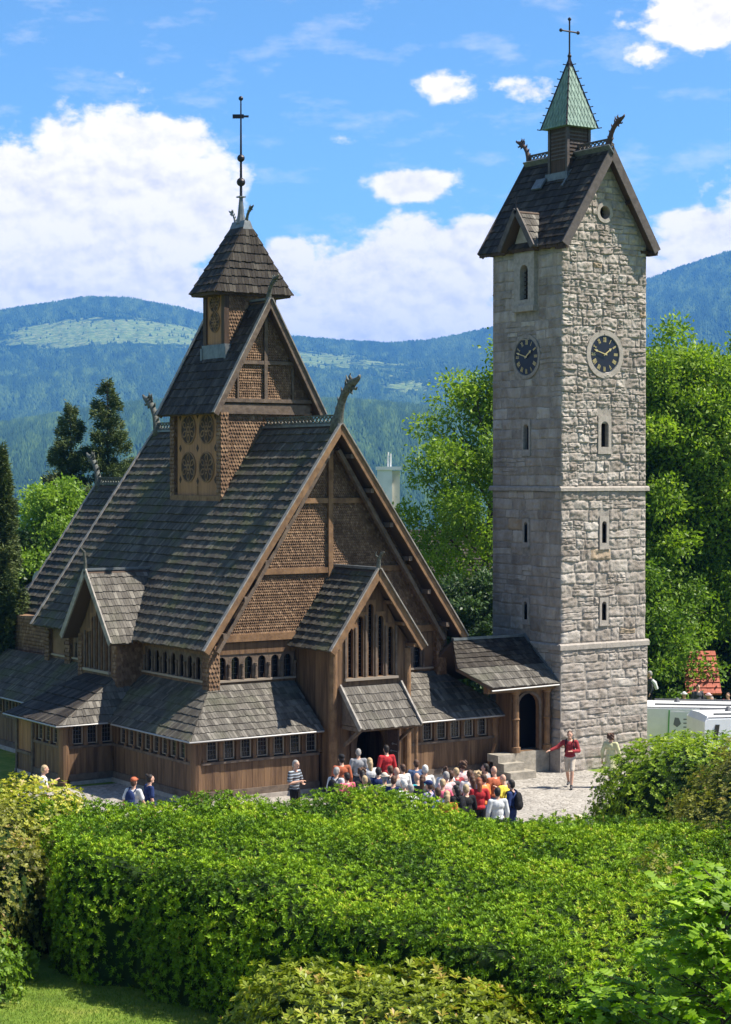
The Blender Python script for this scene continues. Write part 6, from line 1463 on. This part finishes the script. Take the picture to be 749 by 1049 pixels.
def cap_mesh(kind):
    mb = MB(); mb.ball((0, .012, 1.69), (.09, .107, .078), 14, 8)
    if kind == 'cap': mb.tube([(0, .06, 1.695), (0, .19, 1.675)], [.07, .055], 10)
    else: mb.tube([(0, .02, 1.672), (0, .02, 1.684)], [.15, .135], 18)
    me = mb.mesh('hat', None, smooth=True); 
    if kind == 'cap':
        for v in me.vertices:
            if v.co.y > .1: v.co.z = 1.684+(v.co.z-1.684)*.12
    me.materials.append(M['skin']); return me
CACHE = {}
def cached(key, fn, *a):
    if key not in CACHE: CACHE[key] = fn(*a)
    return CACHE[key]
def cloth(name, col, stripe=None):
    if name not in M:
        mat(name, col, rough=.85, spec=.15, dark=tuple(c*.7 for c in col), scale=5, bump=.35, bscale=9)
        if stripe:
            nt = M[name].node_tree; L = nt.links.new; bs = nt.nodes['Principled BSDF']; tc = N(nt, 'ShaderNodeTexCoord'); wv = N(nt, 'ShaderNodeTexWave', bands_direction='Z'); wv.inputs['Scale'].default_value = 4.0
            L(tc.outputs['Object'], wv.inputs['Vector']); f = ramp(nt, wv.outputs['Fac'], [(.8, (0, 0, 0)), (.85, (1, 1, 1))]); L(mix(nt, f, col, stripe), bs.inputs['Base Color'])
    return name
PAL = dict(white=(.66, .65, .64), black=(.018, .018, .02), navy=(.02, .035, .11), red=(.42, .03, .035), maroon=(.30, .04, .045), teal=(.03, .33, .38), orange=(.75, .22, .06), yellow=(.8, .62, .08), khaki=(.36, .34, .25), grey=(.30, .30, .31),
           pink=(.72, .14, .22), palepink=(.72, .50, .50), lilac=(.35, .32, .5), denim=(.08, .12, .22), beige=(.55, .47, .38), cream=(.60, .58, .33), rust=(.42, .12, .06), lightgrey=(.6, .61, .62), darkgrey=(.07, .07, .075), purple=(.22, .12, .3))
HAIR = dict(brown=(.09, .045, .025), dark=(.02, .015, .013), blond=(.5, .36, .2), white=(.68, .65, .6), grey=(.33, .31, .29), red=(.28, .09, .04), bald=(.45, .27, .2))
for k, c in PAL.items(): cloth('cloth_'+k, c)
cloth('cloth_striped', PAL['darkgrey'], (.35, .4, .45))
for k, c in HAIR.items(): mat('hair_'+k, c, rough=.6, spec=.3, dark=tuple(q*.6 for q in c), scale=18, bump=.4)
mat('eye', (.03, .025, .02), rough=.2)
def put(name, me, parent, m):
    o = bpy.data.objects.new(name, me); C.objects.link(o); o.parent = parent
    if not me.materials: me.materials.append(M['skin'])
    o.material_slots[0].link = 'OBJECT'; o.material_slots[0].material = M[m]; return o
eye_me = None
def person(x, y, facing, pose, shirt, legs, hair, label, kind='short', hat=None, long=True, shorts=False, dress=False, h=1.0, z=0.0, group=None, bag=None, strap=False):
    global eye_me
    ps = POSES[pose]; r = thing('person', label, 'person', (x, y, z), facing, group); r.scale = (h, h, h)
    put('body', cached(('b', pose), body_mesh, ps), r, 'skin')
    put('shirt', cached(('s', pose, long, dress), shirt_mesh, ps, long, dress), r, 'cloth_'+shirt)
    put('trousers', cached(('l', pose, shorts), legs_mesh, ps, shorts), r, 'cloth_'+legs); put('shoes', cached(('f', pose), shoes_mesh, ps), r, 'cloth_darkgrey')
    if eye_me is None:
        mb = MB(); [mb.ball((s*.03, .112, 1.635), .0095, 8, 6) for s in (-1, 1)]; eye_me = mb.mesh('eyes', 'eye', smooth=True)
    o = bpy.data.objects.new('eyes', eye_me); C.objects.link(o); o.parent = r
    if hair != 'bald': put('hair', cached(('h', kind), hair_mesh, kind), r, 'hair_'+hair).location = (0, ps['hd'][1]-.03, 0)
    if hat: put('hat', cached(('c', hat[0]), cap_mesh, hat[0]), r, 'cloth_'+hat[1]).location = (0, ps['hd'][1]-.03, .01)
    if bag:
        c, s = math.cos(facing), math.sin(facing); bp = bag_proto('cloth_'+bag); b = thing('backpack', bag_labels.pop(0), 'backpack', (x, y, z), facing, 'backpacks worn by visitors'); b.scale = (h, h, h)
        for nm, me in bp: put(nm, me, b, 'cloth_'+bag)
    return r
def bag_proto(m):
    def mk():
        mb = MB(); mb.ball((0, -.19, 1.22), (.15, .095, .23), 12, 9); mb.ball((0, -.2, 1.12), (.155, .11, .15), 12, 8); a = bake(mb, 'sack', .014)
        mb = MB()
        for s in (-1, 1): mb.tube([(s*.09, -.12, 1.40), (s*.11, -.03, 1.485), (s*.115, .1, 1.44), (s*.12, .145, 1.3), (s*.15, .08, 1.12), (s*.13, -.1, 1.06)], .018, 6)
        return [('sack', a), ('strap', mb.mesh('strap', 'skin'))]
    if 'bag' not in CACHE: CACHE['bag'] = mk()
    return CACHE['bag']
bag_labels = ['navy backpack on the man in the navy cap', 'black backpack on the visitor near the crowd\'s left end', 'black backpack hanging off the dark haired visitor in black', 'black backpack on the man in the navy jacket',
              'grey backpack on the man in khaki', 'black backpack of the walking man in red', 'blue backpack on the man with the brown cap by the left wall']
def face(x, y, tx, ty, j=0): return math.atan2(ty-y, tx-x)-math.pi/2+j
G = 'visitors crowding at the church entrance'; T = (-9.0, -.6)
crowd = [ # x, y, pose, shirt, legs, hair, kind, hat, long, label, bag
 (-8.34, -2.16, 'stand', 'red', 'black', 'dark', 'short', None, True, 'person in a bright red jacket stepping up to the porch', None),
 (-9.15, -1.90, 'stand', 'grey', 'black', 'grey', 'short', None, True, 'grey haired person in grey standing inside the dark porch', None),
 (-9.67, -4.91, 'stand', 'white', 'denim', 'brown', 'short', None, True, 'brown haired man in a white shirt below the porch post', None),
 (-10.36, -5.30, 'stand', 'black', 'black', 'brown', 'short', None, True, 'brown haired visitor in black behind the khaki hat', None),
 (-11.26, -6.33, 'stand', 'khaki', 'beige', 'grey', 'short', ('hat', 'beige'), False, 'man in a khaki shirt and pale sun hat', None),
 (-11.60, -5.90, 'stand', 'darkgrey', 'black', 'blond', 'short', None, True, 'blond visitor in dark clothes left of the khaki man', None),
 (-10.03, -3.80, 'stand', 'white', 'black', 'blond', 'long', None, True, 'woman with long blond hair and a white top', None),
 (-10.60, -5.97, 'folded', 'grey', 'denim', 'bald', 'short', None, False, 'bald man in a grey shirt right of the khaki man', None),
 (-11.48, -7.55, 'stand', 'lightgrey', 'denim', 'white', 'short', None, True, 'white haired person in a light grey jacket', None),
 (-10.63, -6.96, 'phone', 'teal', 'beige', 'bald', 'short', None, False, 'bald man in a teal shirt', None),
 (-9.57, -5.83, 'stand', 'white', 'grey', 'white', 'short', None, False, 'white haired man in a white shirt', None),
 (-9.25, -6.32, 'stand', 'lightgrey', 'black', 'brown', 'bun', None, False, 'woman with a brown bun and pale grey top', None),
 (-10.84, -7.79, 'stand', 'lilac', 'denim', 'brown', 'short', ('cap', 'navy'), False, 'man in a lilac shirt and navy cap', 'navy'),
 (-10.35, -7.70, 'phone', 'pink', 'beige', 'blond', 'short', None, False, 'fair haired woman in a pink shirt', None),
 (-11.72, -9.76, 'stand', 'orange', 'beige', 'blond', 'long', None, False, 'blond woman in an orange shirt nearest the hedge', None),
 (-9.50, -6.91, 'stand', 'darkgrey', 'black', 'brown', 'short', None, True, 'brown haired man in dark grey near the crowd\'s middle', None),
 (-9.20, -7.35, 'stand', 'white', 'denim', 'brown', 'short', None, False, 'brown haired person in white beside the curly haired woman', None),
 (-8.31, -5.83, 'stand', 'palepink', 'grey', 'brown', 'curly', None, True, 'woman with big curly brown hair', None),
 (-10.72, -8.81, 'stand', 'black', 'black', 'dark', 'long', None, True, 'dark haired visitor all in black', 'black'),
 (-8.81, -7.16, 'stand', 'beige', 'denim', 'blond', 'curly', None, True, 'woman with light curly hair and a beige top', None),
 (-9.67, -8.38, 'stand', 'red', 'black', 'red', 'long', None, False, 'red haired woman in a red shirt and black trousers', None),
 (-8.09, -6.61, 'stand', 'grey', 'denim', 'dark', 'short', None, False, 'dark haired man in grey near the crowd\'s right end', None),
 (-10.25, -9.92, 'stand', 'lightgrey', 'darkgrey', 'dark', 'short', None, True, 'dark haired boy in a pale grey hooded top', None),
 (-8.29, -7.25, 'stand', 'rust', 'denim', 'bald', 'short', None, False, 'bald man in a rust red shirt', None),
 (-8.58, -8.05, 'phone', 'yellow', 'denim', 'bald', 'short', None, False, 'bald man in a yellow shirt', None),
 (-9.15, -9.1, 'stand', 'navy', 'navy', 'dark', 'short', None, True, 'man in a navy jacket at the right end of the crowd', 'black'),
 (-11.73, -4.70, 'stand', 'lightgrey', 'black', 'grey', 'short', None, True, 'grey haired visitor in light grey at the crowd\'s left end', 'black'),
 (-10.48, -3.05, 'stand', 'rust', 'black', 'dark', 'short', ('cap', 'black'), True, 'man in a dark cap and rust brown shirt by the porch wall', None),
 (-11.81, -5.36, 'stand', 'pink', 'black', 'dark', 'short', None, False, 'dark haired woman in deep pink', None),
 (-11.35, -5.40, 'stand', 'black', 'black', 'dark', 'long', None, True, 'woman with long dark hair and a black top', None),
 (-9.0, -4.6, 'stand', 'denim', 'black', 'brown', 'short', None, True, 'brown haired visitor in blue denim behind the white shirt', None),
 (-9.9, -7.25, 'stand', 'palepink', 'grey', 'grey', 'short', None, False, 'grey haired woman in pale pink in the middle of the crowd', None),
 (-11.35, -6.87, 'phone', 'navy', 'black', 'brown', 'short', None, False, 'brown haired man in a navy shirt behind the light grey jacket', None),
 (-11.60, -8.03, 'stand', 'white', 'beige', 'grey', 'short', None, True, 'grey haired woman in white beside the teal shirt', None),
 (-10.71, -7.29, 'stand', 'darkgrey', 'black', 'brown', 'long', None, True, 'woman with long brown hair in dark grey beside the navy cap', None),
 (-11.47, -9.04, 'stand', 'denim', 'denim', 'brown', 'short', None, False, 'brown haired man in blue near the orange shirt', None),
 (-10.51, -8.95, 'folded', 'black', 'black', 'blond', 'short', None, True, 'fair haired man in black left of the red haired woman', None),
 (-9.42, -7.76, 'stand', 'palepink', 'grey', 'brown', 'long', None, False, 'long haired woman in pale pink near the crowd\'s right end', None),
 (-10.73, -5.26, 'stand', 'navy', 'black', 'dark', 'short', None, True, 'dark haired man in navy just below the blond woman', None),
 (-11.10, -5.01, 'stand', 'darkgrey', 'black', 'brown', 'curly', None, True, 'curly haired visitor in dark grey left of the blond woman', None),
 (-9.23, -6.27, 'stand', 'khaki', 'beige', 'dark', 'short', ('cap', 'beige'), False, 'man in a khaki shirt and beige cap behind the crowd', None),
 (-9.17, -7.93, 'stand', 'orange', 'denim', 'brown', 'short', None, False, 'brown haired person in an orange shirt beside the rust shirt', None),
 (-8.9, -6.35, 'stand', 'maroon', 'black', 'blond', 'short', None, True, 'fair haired man in dark maroon', None),
]
bag_map = {'navy': 0}
order = [c for c in crowd if c[10]]
bl = {'man in a lilac shirt and navy cap': 'navy backpack on the man in the navy cap', 'dark haired visitor all in black': 'black backpack hanging off the dark haired visitor in black',
      'man in a navy jacket at the right end of the crowd': 'black backpack on the man in the navy jacket', 'grey haired visitor in light grey at the crowd\'s left end': 'black backpack on the visitor in light grey at the left end'}
for i, (x, y, pose, sh, lg, hr, kd, ht, lo_, lb, bg) in enumerate(crowd):
    if bg: bag_labels.insert(0, bl[lb])
    person(x, y, face(x, y, *T, random.uniform(-.6, .6)), pose, sh, lg, hr, lb, kd, ht, lo_, h=random.uniform(.95, 1.04), group=G, bag=bg)
person(-12.06, -3.10, face(-12.06, -3.1, -11, -9, .2), 'folded', 'striped', 'black', 'grey', 'grey haired man in a striped dark vest with folded arms by the wall', long=False, h=1.02)
bag_labels.insert(0, 'black backpack of the walking man in red')
person(-1.80, -2.62, face(-1.8, -2.6, -8, -9), 'walk', 'maroon', 'beige', 'brown', 'man in a dark red pullover and beige shorts striding across the plaza', long=True, shorts=True, h=1.02, bag='black')
person(-.67, -3.23, face(-.67, -3.23, 6, 0), 'stroll', 'cream', 'white', 'brown', 'woman with dark curly hair, pale yellow top and white dress beside the tower', 'curly', long=True, dress=True, h=.97)
person(-10.62, -13.55, face(-10.6, -13.8, -9, 0), 'stand', 'beige', 'denim', 'white', 'person in a white sun hat mostly hidden behind the hedge', hat=('hat', 'cream'), h=.93)
bag_labels.insert(0, 'navy backpack on the man in white by the left wall')
person(-17.02, -3.07, face(-17, -3, -12, 0), 'stroll', 'white', 'denim', 'brown', 'man in a white shirt and brown cap walking by the left wall', hat=('cap', 'rust'), long=False, h=.98, bag='navy')
person(-16.50, -2.96, face(-16.6, -3, -9, -4), 'stand', 'navy', 'navy', 'dark', 'dark haired woman in a navy dress beside the man in white', 'bun', long=False, dress=True, h=1.0)
person(-18.15, .13, face(-18, 0, -12, -3), 'phone', 'white', 'beige', 'blond', 'fair haired person in white behind the yellow bush', long=False, h=1.0)
for x, y, z, sh, hr, ht, lb in [(13.75, 8.9, -.84, 'orange', 'white', ('hat', 'white'), 'person in orange with a white hat behind the vans'), (14.2, 8.6, -.52, 'darkgrey', 'dark', None, 'dark haired person in dark grey behind the vans'), (14.4, 8.2, -.86, 'grey', 'blond', ('hat', 'palepink'), 'person with a pale pink hat behind the vans'),
                                (14.7, 8.3, -1.02, 'purple', 'grey', None, 'grey haired person in purple behind the vans'), (15.2, 7.9, -.85, 'maroon', 'brown', None, 'brown haired person in maroon behind the vans at the right edge')]:
    person(x, y, face(x, y, 0, -30, random.uniform(-.8, .8)), 'stand', sh, 'black', hr, lb, hat=ht, z=z, group='visitors behind the white vans')
person(12.6, 9.65, face(12.6, 9.6, 0, 0, -1.2), 'stand', 'darkgrey', 'black', 'grey', 'person in black with a white shawl beside the tower edge', z=.02, h=1.0)
mb = MB(); mb.tube([(12.5, 9.45, 1.42), (12.62, 9.42, 1.3), (12.72, 9.38, 1.05)], [.07, .1, .07], 8); o = mb.build('shawl', 'cloth_white'); tag(o, 'white shawl over the shoulder of the person in black by the tower', 'shawl')
x_, y_ = 12.6, 9.65
st_ = MB(); st_.box(x_-.6, x_+.6, y_-.6, y_+.6, -1.2, 0.02); tag(st_.build('stone_pedestal', 'stone_step'), 'stone landing under the person in black behind the tower', 'pedestal')

# ------------------------------------------------------------------ air between here and the mountains
def add_haze():
    m = bpy.data.materials.new('valley_air'); m.use_nodes = True; nt = m.node_tree; nt.nodes.clear()
    pv = N(nt, 'ShaderNodeVolumePrincipled'); o = N(nt, 'ShaderNodeOutputMaterial'); nt.links.new(pv.outputs[0], o.inputs['Volume'])
    pv.inputs['Color'].default_value = (.10, .38, 1.0, 1); pv.inputs['Density'].default_value = HAZE; pv.inputs['Anisotropy'].default_value = .0
    M['haze'] = m; mb = MB(); mb.box(-13000, 13000, -13000, 13000, -760, 745); tag(mb.build('haze', 'haze'), 'blue haze filling the valley', 'haze', kind='stuff')
HAZE = .0001
add_haze()
